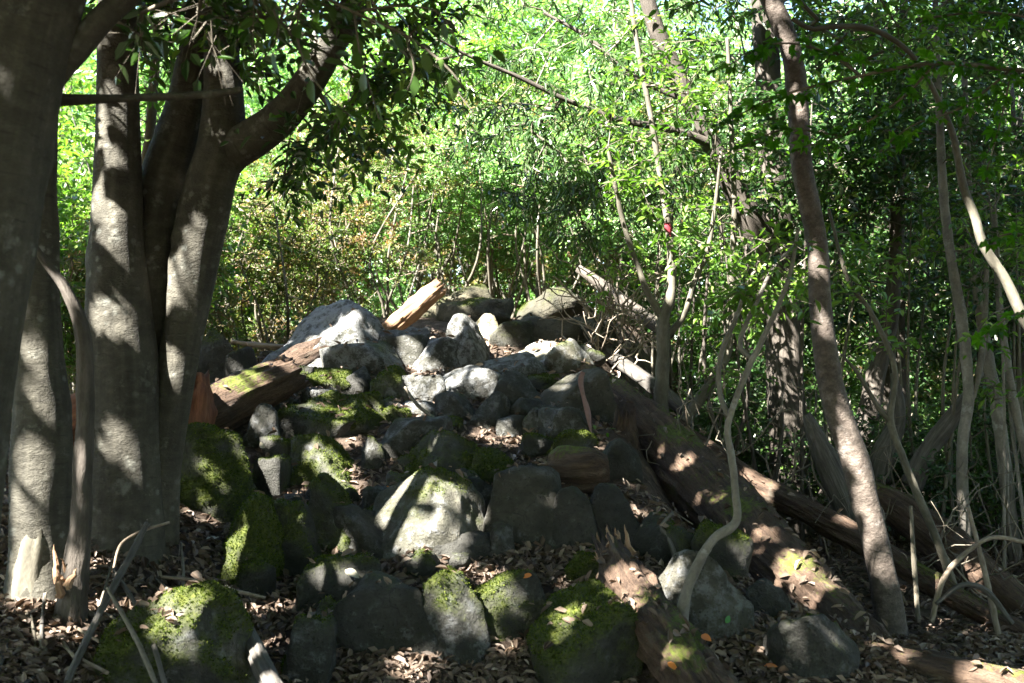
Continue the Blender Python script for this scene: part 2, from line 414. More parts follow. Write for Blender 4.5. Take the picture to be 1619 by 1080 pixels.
def moss_tufts(V, Fc, moss, rng, dens, lo=0.009, hi=0.018):
    a, b, c = V[Fc[:, 0]], V[Fc[:, 1]], V[Fc[:, 2]]
    fn = np.cross(b - a, c - a); area = np.linalg.norm(fn, axis=1) / 2
    w = area * np.clip((moss[Fc].mean(1) - 0.42) * 3, 0, 1)
    # only the side that can be seen from the path
    n = int(min(7000, w.sum() * dens))
    if n < 30: return None
    f = rng.choice(len(Fc), n, p=w / w.sum())
    u = rng.random((n, 2)); fl = u.sum(1) > 1; u[fl] = 1 - u[fl]
    p = a[f] + (b - a)[f] * u[:, :1] + (c - a)[f] * u[:, 1:]
    N = nrm(fn[f]); D = nrm(N + rng.normal(0, 0.55, (n, 3)) + [0, 0, 0.1])
    S = nrm(np.cross(D, rng.normal(size=(n, 3))))
    h = rng.uniform(lo, hi, n)[:, None]; wd = h * 0.38
    VV = np.stack([p - S * wd, p + S * wd, p + D * h], 1).reshape(-1, 3)
    return mesh_np("moss", VV, [np.arange(3 * n).reshape(-1, 3)], False, {"rnd": np.repeat(rng.random(n), 3)}, MOSS_TUFT)

def make_rock(name, label, cat, base, size, seed, moss=0.5, tone=1.0, lichen=0.3, warm=0.0, planes=None, sharp=19, sub=4, rough=0.06, group=None, rz=0.0, tufts=True):
    V, Fc = rock_shape(seed, planes, sharp, sub, rough)
    V = V * (np.array(size) / 2); V[:, 2] += size[2] / 2
    if rz:
        c, s = math.cos(rz), math.sin(rz); V = np.stack([V[:, 0] * c - V[:, 1] * s, V[:, 0] * s + V[:, 1] * c, V[:, 2]], 1)
    vn = vert_normals(V, Fc)
    m = max(size)
    V = V + vn * (fbm(V + seed, 7.0, seed, 4, 0.55) * 0.010 + 0.020 * m * fbm(V + seed, 2.6 / max(m, 0.2), seed + 5, 3))[:, None]
    vn = vert_normals(V, Fc)
    V = V - vn * (0.030 * m * np.clip(np.abs(fbm(V + seed * 1.7, 3.4 / max(m, .2), seed + 15, 3)) - .15, 0, 1))[:, None]
    vn = vert_normals(V, Fc)
    q = V + seed * 3.1
    ms = moss * 1.0 + 0.42 * (vn[:, 2] - 0.5) + 0.30 * fbm(q, 4.5, seed + 9, 4, .6) - 0.12
    if moss < 0.05: ms[:] = 0
    ms = np.clip(ms, 0, 1)
    V = V + vn * (0.016 * smooth(0.42, 0.72, ms) * (1 + 0.7 * vnoise(q, 16, seed)))[:, None]
    o = obj(name, mesh_np(name, V, [Fc], True, {"moss": ms}, ROCK), loc=base)
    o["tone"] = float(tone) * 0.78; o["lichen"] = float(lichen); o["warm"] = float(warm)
    tag(o, label, cat, group)
    if tufts and moss > 0.3:
        tm = moss_tufts(V, Fc, ms, np.random.default_rng(seed), 20000, .006, .013)
        if tm: obj("moss", tm, parent=o, kind="stuff")
    return o

# x0, y0, x1, y1 (photo pixels of the visible outline), moss, lichen, tone (rock colour with some shade and sun painted in), warm, options, label
PK_L = (-0.62, -0.25, 0.72, 0.62)     # broad face to the upper left
ROCKS = [
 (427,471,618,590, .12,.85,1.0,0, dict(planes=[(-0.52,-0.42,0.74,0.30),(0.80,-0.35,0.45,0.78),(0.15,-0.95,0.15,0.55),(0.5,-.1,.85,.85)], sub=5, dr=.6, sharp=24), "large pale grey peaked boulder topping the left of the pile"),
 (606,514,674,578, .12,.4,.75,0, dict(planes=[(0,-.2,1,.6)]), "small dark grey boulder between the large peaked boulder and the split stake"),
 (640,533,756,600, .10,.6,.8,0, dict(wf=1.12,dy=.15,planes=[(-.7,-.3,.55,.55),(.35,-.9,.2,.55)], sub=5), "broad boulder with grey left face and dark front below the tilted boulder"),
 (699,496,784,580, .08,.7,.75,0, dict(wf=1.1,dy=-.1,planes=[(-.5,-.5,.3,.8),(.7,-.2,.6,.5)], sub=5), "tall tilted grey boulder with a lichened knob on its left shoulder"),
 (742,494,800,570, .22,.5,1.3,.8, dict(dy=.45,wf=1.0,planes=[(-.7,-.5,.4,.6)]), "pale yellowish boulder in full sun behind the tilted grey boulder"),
 (652,448,766,530, .34,.1,.5,.6, dict(dr=.9,dy=1.0), "olive brown boulder in shade behind the split stake"),  # low tone paints in the shade it lies in
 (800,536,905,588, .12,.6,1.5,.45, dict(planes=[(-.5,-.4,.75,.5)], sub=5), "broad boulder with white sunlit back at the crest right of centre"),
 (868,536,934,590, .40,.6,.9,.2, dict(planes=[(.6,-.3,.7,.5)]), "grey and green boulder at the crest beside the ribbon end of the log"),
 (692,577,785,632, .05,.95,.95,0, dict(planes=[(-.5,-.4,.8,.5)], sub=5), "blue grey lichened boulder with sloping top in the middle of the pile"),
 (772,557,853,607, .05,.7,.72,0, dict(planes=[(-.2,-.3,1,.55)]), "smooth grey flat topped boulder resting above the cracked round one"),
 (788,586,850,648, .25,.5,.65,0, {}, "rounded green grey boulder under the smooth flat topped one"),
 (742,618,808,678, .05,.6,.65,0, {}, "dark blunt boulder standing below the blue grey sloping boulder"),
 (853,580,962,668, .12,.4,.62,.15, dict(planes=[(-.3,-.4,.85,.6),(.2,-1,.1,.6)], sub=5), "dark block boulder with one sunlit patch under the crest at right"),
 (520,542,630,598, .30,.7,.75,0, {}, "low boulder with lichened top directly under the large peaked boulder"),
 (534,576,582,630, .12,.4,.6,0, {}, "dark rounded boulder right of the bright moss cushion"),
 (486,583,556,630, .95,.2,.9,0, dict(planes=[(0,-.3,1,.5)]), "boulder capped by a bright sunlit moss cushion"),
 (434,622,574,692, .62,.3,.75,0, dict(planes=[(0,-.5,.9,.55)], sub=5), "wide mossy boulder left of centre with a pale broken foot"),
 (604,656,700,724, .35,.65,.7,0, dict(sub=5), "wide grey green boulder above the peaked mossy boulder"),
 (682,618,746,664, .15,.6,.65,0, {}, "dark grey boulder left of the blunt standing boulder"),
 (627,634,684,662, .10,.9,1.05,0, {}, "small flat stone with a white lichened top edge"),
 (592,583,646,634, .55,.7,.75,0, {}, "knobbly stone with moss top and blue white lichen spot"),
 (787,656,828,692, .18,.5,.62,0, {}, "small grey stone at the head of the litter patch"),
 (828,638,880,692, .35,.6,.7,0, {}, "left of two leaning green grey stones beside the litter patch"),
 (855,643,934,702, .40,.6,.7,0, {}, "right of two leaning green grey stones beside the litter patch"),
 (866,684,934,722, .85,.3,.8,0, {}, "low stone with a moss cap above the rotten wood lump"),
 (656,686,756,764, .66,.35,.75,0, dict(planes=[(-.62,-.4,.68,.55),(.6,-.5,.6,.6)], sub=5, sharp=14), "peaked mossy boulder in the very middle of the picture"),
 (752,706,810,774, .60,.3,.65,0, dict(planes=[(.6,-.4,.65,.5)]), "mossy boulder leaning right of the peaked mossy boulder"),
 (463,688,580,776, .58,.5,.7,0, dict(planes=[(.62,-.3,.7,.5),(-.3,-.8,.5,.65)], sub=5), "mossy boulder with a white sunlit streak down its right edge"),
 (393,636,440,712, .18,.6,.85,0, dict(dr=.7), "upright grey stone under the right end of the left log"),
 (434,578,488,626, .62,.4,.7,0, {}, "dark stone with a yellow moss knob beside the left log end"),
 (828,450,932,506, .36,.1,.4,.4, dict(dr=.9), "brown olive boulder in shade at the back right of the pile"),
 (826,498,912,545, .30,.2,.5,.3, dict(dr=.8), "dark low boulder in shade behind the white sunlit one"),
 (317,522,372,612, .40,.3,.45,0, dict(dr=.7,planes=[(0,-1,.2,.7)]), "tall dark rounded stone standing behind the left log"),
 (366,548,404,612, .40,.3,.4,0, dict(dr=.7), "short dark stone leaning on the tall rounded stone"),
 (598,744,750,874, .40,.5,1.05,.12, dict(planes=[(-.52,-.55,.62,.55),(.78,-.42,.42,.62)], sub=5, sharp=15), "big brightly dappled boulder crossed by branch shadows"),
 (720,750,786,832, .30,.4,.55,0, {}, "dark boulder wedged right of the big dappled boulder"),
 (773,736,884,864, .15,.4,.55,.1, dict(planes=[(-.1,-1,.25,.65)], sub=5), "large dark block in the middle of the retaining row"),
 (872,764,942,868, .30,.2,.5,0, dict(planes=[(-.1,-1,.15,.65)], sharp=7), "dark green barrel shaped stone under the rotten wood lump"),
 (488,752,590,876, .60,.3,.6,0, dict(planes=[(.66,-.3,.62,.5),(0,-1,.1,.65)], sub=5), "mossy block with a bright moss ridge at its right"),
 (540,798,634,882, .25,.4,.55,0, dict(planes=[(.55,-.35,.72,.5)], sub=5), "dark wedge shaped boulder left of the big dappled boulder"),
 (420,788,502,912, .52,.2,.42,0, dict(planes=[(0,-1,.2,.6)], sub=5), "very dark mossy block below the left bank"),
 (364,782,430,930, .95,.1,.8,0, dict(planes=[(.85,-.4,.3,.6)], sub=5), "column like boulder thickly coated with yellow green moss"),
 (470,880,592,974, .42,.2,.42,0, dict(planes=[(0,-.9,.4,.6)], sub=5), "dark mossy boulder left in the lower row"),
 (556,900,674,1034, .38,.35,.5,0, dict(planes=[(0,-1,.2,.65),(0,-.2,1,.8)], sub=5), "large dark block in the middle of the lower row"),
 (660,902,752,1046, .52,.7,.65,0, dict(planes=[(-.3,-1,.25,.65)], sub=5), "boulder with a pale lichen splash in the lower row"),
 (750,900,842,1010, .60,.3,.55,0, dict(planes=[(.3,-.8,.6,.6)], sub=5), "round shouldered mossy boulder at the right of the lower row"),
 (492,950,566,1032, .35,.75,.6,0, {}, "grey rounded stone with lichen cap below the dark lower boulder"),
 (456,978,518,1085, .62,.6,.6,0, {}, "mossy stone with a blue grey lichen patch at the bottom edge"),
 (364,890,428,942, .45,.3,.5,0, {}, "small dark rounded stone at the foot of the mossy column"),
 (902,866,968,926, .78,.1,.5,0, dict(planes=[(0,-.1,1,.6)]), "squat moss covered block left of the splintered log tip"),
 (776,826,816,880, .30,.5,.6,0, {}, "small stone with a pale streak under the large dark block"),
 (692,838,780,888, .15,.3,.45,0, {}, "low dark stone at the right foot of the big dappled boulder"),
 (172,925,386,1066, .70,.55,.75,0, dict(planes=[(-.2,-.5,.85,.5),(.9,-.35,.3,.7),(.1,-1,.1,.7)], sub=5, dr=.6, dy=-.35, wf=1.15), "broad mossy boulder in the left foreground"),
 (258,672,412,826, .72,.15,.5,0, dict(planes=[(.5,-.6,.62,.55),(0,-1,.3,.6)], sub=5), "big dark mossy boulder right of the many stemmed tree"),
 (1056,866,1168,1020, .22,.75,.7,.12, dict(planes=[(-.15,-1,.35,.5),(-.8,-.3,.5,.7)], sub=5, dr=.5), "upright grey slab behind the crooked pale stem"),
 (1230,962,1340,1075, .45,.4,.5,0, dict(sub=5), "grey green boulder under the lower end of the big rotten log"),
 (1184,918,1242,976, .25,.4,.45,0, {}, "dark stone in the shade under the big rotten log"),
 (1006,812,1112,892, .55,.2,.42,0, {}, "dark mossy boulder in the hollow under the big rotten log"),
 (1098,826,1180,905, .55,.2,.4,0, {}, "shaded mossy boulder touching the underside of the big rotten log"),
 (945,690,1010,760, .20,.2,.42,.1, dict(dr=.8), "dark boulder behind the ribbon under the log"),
 (938,765,1012,868, .25,.2,.35,.0, dict(dr=.8), "almost black boulder in the gap right of the barrel shaped stone"),
 (868,925,985,1100, .88,.3,.62,0, dict(planes=[(-.3,-.35,.9,.45)], sub=5, dr=1.4), "long flat mossy slab sloping to the bottom edge"),
 (570,622,612,668, .55,.3,.6,0, {}, "small mossy stone right of the wide mossy boulder"),
 (408,722,452,792, .60,.2,.5,0, {}, "small stone with a bright moss spot below the upright grey stone"),
 (572,690,608,742, .50,.4,.6,0, {}, "mossy stone right of the white streaked boulder"),
 (576,770,612,806, .30,.5,.7,0, {}, "small stone in the litter left of the big dappled boulder"),
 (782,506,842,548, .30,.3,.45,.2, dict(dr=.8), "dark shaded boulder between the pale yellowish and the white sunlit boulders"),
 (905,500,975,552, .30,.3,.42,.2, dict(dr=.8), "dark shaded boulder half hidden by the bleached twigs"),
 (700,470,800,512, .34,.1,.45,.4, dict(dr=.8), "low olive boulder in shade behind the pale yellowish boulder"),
 (640,592,700,640, .08,.8,.85,.05, {}, "pale dappled stone in front of the broad grey boulder"),
]
PLACED = []
for i, (x0, y0, x1, y1, moss, lich, tone, warm, opt, label) in enumerate(ROCKS):
    opt = dict(opt); dr = opt.pop('dr', 0.8); dy = opt.pop('dy', 0.0); wf = opt.pop('wf', 1.28)
    Y = ray_ground((x0 + x1) / 2, min(y1, 1200)) + dy
    if y1 > 960 and (y1 - y0) > 1.05 * (x1 - x0): wf = 1.5
    w = (x1 - x0) / F_PX * Y; h = (y1 - y0) / F_PX * Y
    dep = max(w, h * 0.8) * dr * 1.15
    Yc = Y + dep * 0.38
    w *= Yc / Y * wf
    top = P((x0 + x1) / 2, y0, Yc)[2]
    bot = P((x0 + x1) / 2, y1, Y)[2] - 0.45 * h - 0.04
    xc = P((x0 + x1) / 2, y0, Yc)[0]
    make_rock("boulder", label, "boulder", (xc, Yc, bot), (w, dep, top - bot), 100 + i * 7, moss, tone * (.80 if y1 > 610 else .92), lich * (.8 if y1 > 610 else 1), warm, group="boulders of the rock pile", **opt)  # lower rocks get a darker tone, painting in their deeper shade
    PLACED.append((xc, Yc, max(w, dep) / 2))
# small filler stones lying in the gaps
n_small = 0; tries = 0
rs = np.random.default_rng(77)
while n_small < 36 and tries < 3000:
    tries += 1
    px = rs.uniform(420, 960); py = rs.uniform(560, 900)
    Y = ray_ground(px, py); p = P(px, py, Y); s = rs.uniform(0.12, 0.28)
    if any((p[0] - a) ** 2 + (Y - b) ** 2 < (c * 0.5 + s * .3) ** 2 for a, b, c in PLACED): continue
    PLACED.append((p[0], Y, s / 2)); n_small += 1
    make_rock("stone", "small mossy stone wedged in a gap between the boulders", "stone", (p[0], Y, p[2] - s * 0.3), (s * rs.uniform(.9, 1.4), s, s * rs.uniform(.6, .9)),
              900 + n_small, rs.uniform(.15, .7), rs.uniform(.4, .62), rs.uniform(.2, .6), sub=4, group="small stones in the gaps", rz=rs.uniform(0, 6))

# ------------------------------------------------------------------ tubes: trunks, limbs, logs
def catmull(pts, step):
    pts = np.asarray(pts, float)
    ext = np.vstack([2 * pts[0] - pts[1], pts, 2 * pts[-1] - pts[-2]])
    out = []
    for i in range(1, len(ext) - 2):
        p0, p1, p2, p3 = ext[i - 1], ext[i], ext[i + 1], ext[i + 2]
        n = max(2, int(np.linalg.norm((p2 - p1)[:3]) / step))
        t = np.linspace(0, 1, n, endpoint=False)[:, None]
        out.append(0.5 * (2 * p1 + (p2 - p0) * t + (2 * p0 - 5 * p1 + 4 * p2 - p3) * t ** 2 + (3 * p1 - p0 - 3 * p2 + p3) * t ** 3))
    out.append(ext[-2][None])
    return np.vstack(out)

def tube(path, rad, nseg, seed=0, rough=0.04, groove=0.0, lump=0.0, flare=0.0, ragged=(0, 0), moss=0.0, knots=0):
    """skin a path; returns V, faces, attrs (world coordinates)"""
    path = np.asarray(path, float); rad = np.asarray(rad, float); n = len(path)
    T = nrm(np.gradient(path, axis=0))
    up = np.array([0, 0, 1.0]) if abs(T[0][2]) < 0.8 else np.array([0, 1.0, 0])
    A = np.zeros_like(path); a = nrm(np.cross(T[0], up))
    for i in range(n):
        a = nrm(a - T[i] * np.dot(a, T[i])); A[i] = a
    B = np.cross(T, A)
    s = np.concatenate([[0], np.cumsum(np.linalg.norm(np.diff(path, axis=0), axis=1))])
    th = np.linspace(0, 2 * math.pi, nseg, endpoint=False)
    c, sn = np.cos(th), np.sin(th)
    R = np.repeat(rad[:, None], nseg, 1)
    q = np.stack([np.tile(c, (n, 1)), np.tile(sn, (n, 1)), np.repeat(s[:, None], nseg, 1)], 2).reshape(-1, 3)
    rm = float(rad.mean())
    k = 1 + rough * fbm(q * [1, 1, 1.0 / max(rm * 4, .05)], 1.2, seed, 3)
    if lump: k = k + lump * vnoise(q * [1, 1, 1.0 / max(rm * 3, .05)], 0.9, seed + 31)
    if groove: k = k + groove * fbm(q * [7.5, 7.5, 3.0], 1.0, seed + 51, 4, .62)
    if flare:
        fl = np.exp(-s / (rm * 3.0))[:, None] * flare
        lob = 1 + 0.55 * np.sin(th * 5 + seed)[None, :] * (fl > 0.02)
        k = k * (1 + fl * lob).reshape(-1)
    if knots:
        r = np.random.default_rng(seed)
        for _ in range(knots):
            kt, ks = r.uniform(0, 2 * math.pi), r.uniform(0.1, 0.95) * s[-1]
            d2 = ((np.angle(np.exp(1j * (np.tile(th, n) - kt))) * rm) ** 2 + (np.repeat(s, nseg) - ks) ** 2) / (rm * r.uniform(.25, .45)) ** 2
            k = k + r.uniform(0.08, 0.18) * np.exp(-d2)
    R = R.reshape(-1) * k
    C = np.repeat(path, nseg, 0); AA = np.repeat(A, nseg, 0); BB = np.repeat(B, nseg, 0); TT = np.repeat(T, nseg, 0)
    cc, ss = np.tile(c, n), np.tile(sn, n)
    V = C + (AA * cc[:, None] + BB * ss[:, None]) * R[:, None]
    if ragged[0] or ragged[1]:
        rn = np.abs(fbm(np.stack([cc * 3, ss * 3, np.zeros_like(cc)], 1), 1.0, seed + 71, 3))
        i = np.repeat(np.arange(n), nseg)
        m0 = i == 0; m1 = i == n - 1
        V[m0] -= TT[m0] * (rn[m0] * ragged[0])[:, None]; V[m1] += TT[m1] * (rn[m1] * ragged[1])[:, None]
    idx = np.arange(n * nseg).reshape(n, nseg); nx_ = np.roll(idx, -1, 1)
    Fq = np.stack([idx[:-1].ravel(), nx_[:-1].ravel(), nx_[1:].ravel(), idx[1:].ravel()], 1)
    # caps: an inner ring set back a little and a centre point
    caps = []; extra = []; base = n * nseg
    for e, sg in ((0, 1), (n - 1, -1)):
        ring = idx[e]; inner = path[e] + (V[ring] - path[e]) * 0.55 + T[e] * sg * rad[e] * 0.25
        ii = base + np.arange(nseg); cen = base + nseg
        extra.append(np.vstack([inner, path[e] + T[e] * sg * rad[e] * 0.45])); base += nseg + 1
        r2 = np.roll(ring, -1); i2 = np.roll(ii, -1)
        qd = np.stack([ring, ii, i2, r2], 1) if e == 0 else np.stack([ring, r2, i2, ii], 1)
        Fq = np.vstack([Fq, qd if e == 0 else qd])
        caps.append(np.stack([ii, np.full(nseg, cen), i2], 1) if e == 0 else np.stack([ii, i2, np.full(nseg, cen)], 1))
    V = np.vstack([V] + extra)
    tcv = np.stack([cc * np.repeat(rad, nseg), ss * np.repeat(rad, nseg), np.repeat(s, nseg)], 1)
    tce = np.vstack([np.vstack([tcv[idx[e]] * [0.5, 0.5, 1] , [[0, 0, s[e]]]]) for e in (0, n - 1)])
    tc = np.vstack([tcv, tce])
    upn = (AA * cc[:, None] + BB * ss[:, None])[:, 2]
    ms = np.concatenate([np.clip(moss + 0.4 * (upn - 0.3) + 0.35 * fbm(V[:n * nseg], 3.5, seed + 9, 3), 0, 1) * (moss > 0), np.zeros(2 * (nseg + 1))])
    return V, [Fq, np.vstack(caps)], {"tc": tc, "moss": ms}

def px_path(pts, depth, step=None):
    """(px, py, width_px[, depth]) points -> world path and radii"""
    n = len(pts); w = []
    for i, p in enumerate(pts):
        d = p[3] if len(p) > 3 else (depth if np.isscalar(depth) else depth[0] + (depth[1] - depth[0]) * i / (n - 1))
        q = P(p[0], p[1], d); w.append([*q, p[2] / F_PX * d / 2])
    w = np.array(w); rm = w[:, 3].mean()
    c = catmull(w, step or max(0.012, min(0.05, rm * 0.5)))
    return c[:, :3], np.maximum(c[:, 3], 0.0012)

def part_tube(name, parent, pts, depth, mat, nseg=16, seed=0, step=None, kind=None, world=None, **kw):
    path, rad = world if world is not None else px_path(pts, depth, step)
    V, Fc, at = tube(path, rad, nseg, seed, **kw)
    o = obj(name, mesh_np(name, V - np.array(parent.location), Fc, True, at, mat), parent=parent, kind=kind)
    return o, path, rad

def splinters(name, parent, centre, direction, spread, n, length, mat, seed, width=0.012, under=None):
    """pointed shards standing out of a break, each a part"""
    r = np.random.default_rng(seed); direction = nrm(np.asarray(direction, float))
    for k in range(n):
        d = nrm(direction + r.normal(0, 0.22, 3)); c = np.asarray(centre) + r.normal(0, 1, 3) * spread
        L = length * r.uniform(0.45, 1.1); w = width * r.uniform(0.6, 1.6)
        t = np.linspace(0, 1, 7); path = c + d * (t * L)[:, None] + r.normal(0, .004, (7, 3))
        V, Fc, at = tube(path, w * (1 - t) ** 0.7 + 0.001, 6, seed + k, rough=0.25, groove=0.1)
        obj(name, mesh_np(name, V - np.array(parent.location), Fc, False, at, mat), parent=under or parent)

def base_of(pts, depth):
    d = pts[0][3] if len(pts[0]) > 3 else (depth if np.isscalar(depth) else depth[0])
    return P(pts[0][0], pts[0][1], d)

TREES = {}
def px_tree(key, name, label, pts, depth, mat, limbs=(), nseg=18, seed=1, cat="tree", group=None, trunk_name="trunk", **kw):
    b = base_of(pts, depth)
    t = thing(name, label, cat, tuple(b), group)
    o, path, rad = part_tube(trunk_name, t, pts, depth, mat, nseg, seed, **kw)
    anchors = [np.column_stack([path[::6], rad[::6]])]
    for j, (lp, ld) in enumerate(limbs):
        kk = {k: v for k, v in kw.items() if k in ('rough', 'lump', 'knots', 'moss')}
        _, pth, rd = part_tube("limb", t, lp, ld, mat, max(8, nseg - 6), seed + 3 + j, **kk)
        anchors.append(np.column_stack([pth[::4], rd[::4]]))
    TREES[key] = (t, np.vstack(anchors), b)
    return t

# the left foreground group
px_tree('A', "foreground_tree", "large dark leaning trunk cut off by the left edge of the picture",
        [(-134,1330,235),(-122,1180,200),(-114,1000,180),(-100,850,176),(-82,700,176),(-52,500,176),(-26,320,176),(2,150,180),(36,0,182),(105,-220,180),(150,-480,150),(180,-800,110),(190,-1200,60)],
        3.0, BARK_SMOOTH, limbs=[([(40,190,60),(80,120,52),(125,72,44),(165,25,40),(205,-10,38),(260,-60,34),(340,-130,26)], 3.05),
                                 ([(60,160,26),(105,158,20),(180,156,14),(260,153,13),(330,149,12),(384,141,10)], 3.2),
                                 ([(150,-480,80),(60,-700,70),(-200,-900,54),(-500,-1100,40)], (3.0, 2.2)),
                                 ([(110,-240,70),(260,-420,56),(480,-560,44),(760,-640,30)], (3.0, 3.6))],
        nseg=40, seed=4, rough=0.05, lump=0.05, knots=6, flare=0.15)
px_tree('B', "back_trunk_tree", "grey trunk with rotten split base behind the leftmost leaning trunk",
        [(62,985,128),(64,940,108),(66,860,94),(66,760,90),(66,680,88),(62,560,76),(60,420,62),(62,300,54),(70,100,46),(84,-120,40),(90,-400,30),(95,-800,16)],
        4.6, BARK_SMOOTH, nseg=28, seed=9, rough=0.06, lump=0.08, knots=4, flare=0.1)
D_LIMBS = [
    ([(236,850,70),(240,700,72),(246,560,70),(245,400,80),(256,300,76),(286,200,66),(302,130,58),(318,20,46),(335,-150,42),(350,-420,34),(360,-800,18)], 5.38),
    ([(250,860,66),(254,760,58),(268,660,58),(283,560,62),(294,500,66),(309,400,74),(330,300,80),(350,235,78),(354,165,66),(350,50,52),(352,-120,46),(372,-400,36),(400,-750,18)], 5.28),
    ([(340,270,66),(368,238,64),(402,218,62),(445,185,56),(490,128,50),(520,78,46),(560,5,42),(610,-100,38),(690,-300,30),(800,-560,16)], (5.3, 5.0)),
    ([(186,0,40),(150,-120,38),(60,-300,34),(-100,-520,26),(-300,-760,16)], (5.2, 4.3)),
]
px_tree('D', "many_stemmed_tree", "smooth grey tree of several thick stems fused at the base, at left",
        [(195,930,150),(195,890,130),(195,830,120),(195,780,116),(195,680,112),(194,600,113),(188,500,101),(185,400,87),(186,300,75),(186,150,67),(186,0,56),(192,-200,48),(200,-500,38),(215,-900,18)],
        5.2, BARK_SMOOTH, limbs=D_LIMBS, nseg=40, seed=21, rough=0.035, lump=0.05, knots=7, flare=0.12, moss=0.12)
px_tree('C', "dead_snag", "thin dead stem with peeling bark beside the many stemmed tree",
        [(112,1010,58),(114,960,48),(117,925,42),(120,890,38),(128,820,32),(132,720,28),(135,600,27),(129,520,23),(102,455,17),(72,415,13),(48,380,9)], 4.42, BARK_DARK,
        nseg=20, seed=33, cat="dead tree", rough=0.10, groove=0.14)
tC = TREES['C'][0]
splinters("splinter", tC, P(98, 925, 4.36), (0.05, -0.1, 1.0), 0.035, 8, 0.16, SPLINTER, 5, 0.013)
part_tube("heartwood", TREES['B'][0], [(54,985,76),(52,930,66),(56,880,52),(62,820,34),(66,780,12)], 4.53, BARK_PALE, 20, 77, rough=.15, groove=.25)
px_tree('E', "slender_sapling", "slender pale sapling seen in the gap of the many stemmed tree",
        [(222,640,15),(224,420,15),(224,290,15),(236,220,16),(245,100,16),(251,0,15),(256,-150,12)], 6.6, BARK_PALE, nseg=10, seed=35, rough=.08)
# the right side
px_tree('F', "curved_trunk_tree", "bent pinkish brown trunk rising through the right half of the picture",
        [(1424,1062,64),(1414,1020,52),(1399,930,45),(1380,840,43),(1352,730,43),(1322,640,41),(1306,560,39),(1297,480,35),(1294,400,32),(1281,330,34),(1267,260,33),(1262,180,34),(1255,100,33),(1237,40,32),(1212,-15,31),(1170,-140,29),(1130,-350,24),(1110,-650,14)],
        6.0, BARK_PINK, limbs=[([(1170,-140,20),(1290,-260,18),(1450,-360,13)], (6, 6.4)), ([(1140,-300,18),(1000,-430,15),(820,-520,10)], (6, 6.6))],
        nseg=24, seed=41, rough=0.05, lump=0.07, knots=8, flare=0.12)
px_tree('G', "dark_trunk_tree", "dark upright trunk with a thick limb leaning to the upper left",
        [(1258,880,96),(1252,830,72),(1246,700,60),(1240,560,56),(1235,420,52),(1226,300,46),(1216,150,41),(1206,0,37),(1200,-200,32),(1195,-500,20)],
        9.5, BARK_DARK, limbs=[([(1238,480,44),(1222,420,46),(1196,365,44),(1165,305,39),(1130,240,34),(1098,175,31),(1068,115,29),(1034,35,26),(1008,-70,24),(985,-220,20)], (9.5, 9.0)),
                               ([(1120,225,16),(1060,205,12),(985,190,10),(900,160,8),(820,122,7),(740,88,5),(690,60,4)], (9.2, 8.6)),
                               ([(1090,160,12),(1000,120,9),(930,60,7),(860,20,5)], (9.2, 9.4))],
        nseg=22, seed=43, rough=0.08, groove=0.08, flare=0.1)
px_tree('H', "forked_sapling", "sapling with a pale fork and a scrap of red tape, right of centre",
        [(1043,668,27),(1045,640,24),(1048,560,21),(1050,500,19),(1060,472,16),(1062,420,14),(1057,362,12),(1046,290,10),(1028,180,9),(1006,60,8),(990,-60,6)], 8.0, BARK_PALE,
        limbs=[([(1049,505,12),(1025,465,11),(1012,430,9),(985,350,8),(960,230,6)], 8.0), ([(1050,535,12),(1080,500,10),(1100,440,9),(1118,400,8),(1130,330,6),(1140,240,5)], 8.05)], nseg=10, seed=45, rough=.1)
px_tree('I', "crooked_sapling", "crooked pale stem rising in bends in front of the big rotten log",
        [(1074,1050,24),(1077,1000,21),(1081,958,19),(1088,930,17),(1102,895,16),(1128,853,15),(1163,826,14),(1163,780,12),(1156,720,12),(1150,678,11),(1160,640,10),(1182,585,10),(1204,540,9),(1232,480,8),(1250,430,7),(1262,360,5)], 4.72, BARK_GREY,
        limbs=[([(1152,660,9),(1138,620,8),(1140,560,8),(1165,500,7),(1180,450,6)], (4.72, 4.9)), ([(1190,570,8),(1170,540,8),(1200,470,7),(1225,420,6),(1260,385,5)], (4.72, 5.0))], nseg=12, seed=47, rough=.12, knots=5)
px_tree('J', "slanting_sapling", "thin sapling slanting up behind the upper thin log",
        [(1082,668,22),(1092,652,20),(1122,608,18),(1148,560,16),(1156,500,13),(1158,420,11),(1161,320,9),(1156,200,8),(1150,60,6)], 8.4, BARK_PALE,
        limbs=[([(1150,540,9),(1175,470,8),(1200,420,6),(1240,390,5)], 8.4)], nseg=10, seed=49, rough=.1)
px_tree('K', "pale_thin_sapling", "thin pale forked sapling right of the bent pinkish trunk",
        [(1512,940,16),(1500,905,14),(1480,850,13),(1450,780,13),(1426,720,12),(1408,665,12),(1415,600,10),(1408,560,9),(1375,490,8),(1340,440,7),(1310,330,5)], 6.5, BARK_PALE,
        limbs=[([(1408,668,9),(1386,640,8),(1356,590,6),(1330,560,4)], 6.5)], nseg=10, seed=51, rough=.08)
px_tree('L', "dark_thin_tree", "thin dark trunk near the right edge crossing the pale arching stem",
        [(1536,930,24),(1528,880,19),(1521,720,17),(1531,620,17),(1520,500,17),(1502,400,15),(1491,300,14),(1486,200,12),(1480,50,10),(1476,-120,7)], 7.5, BARK_GREY, nseg=12, seed=53, rough=.1,
        limbs=[([(1524,660,12),(1545,600,11),(1556,520,10),(1560,420,8)], 7.5)])
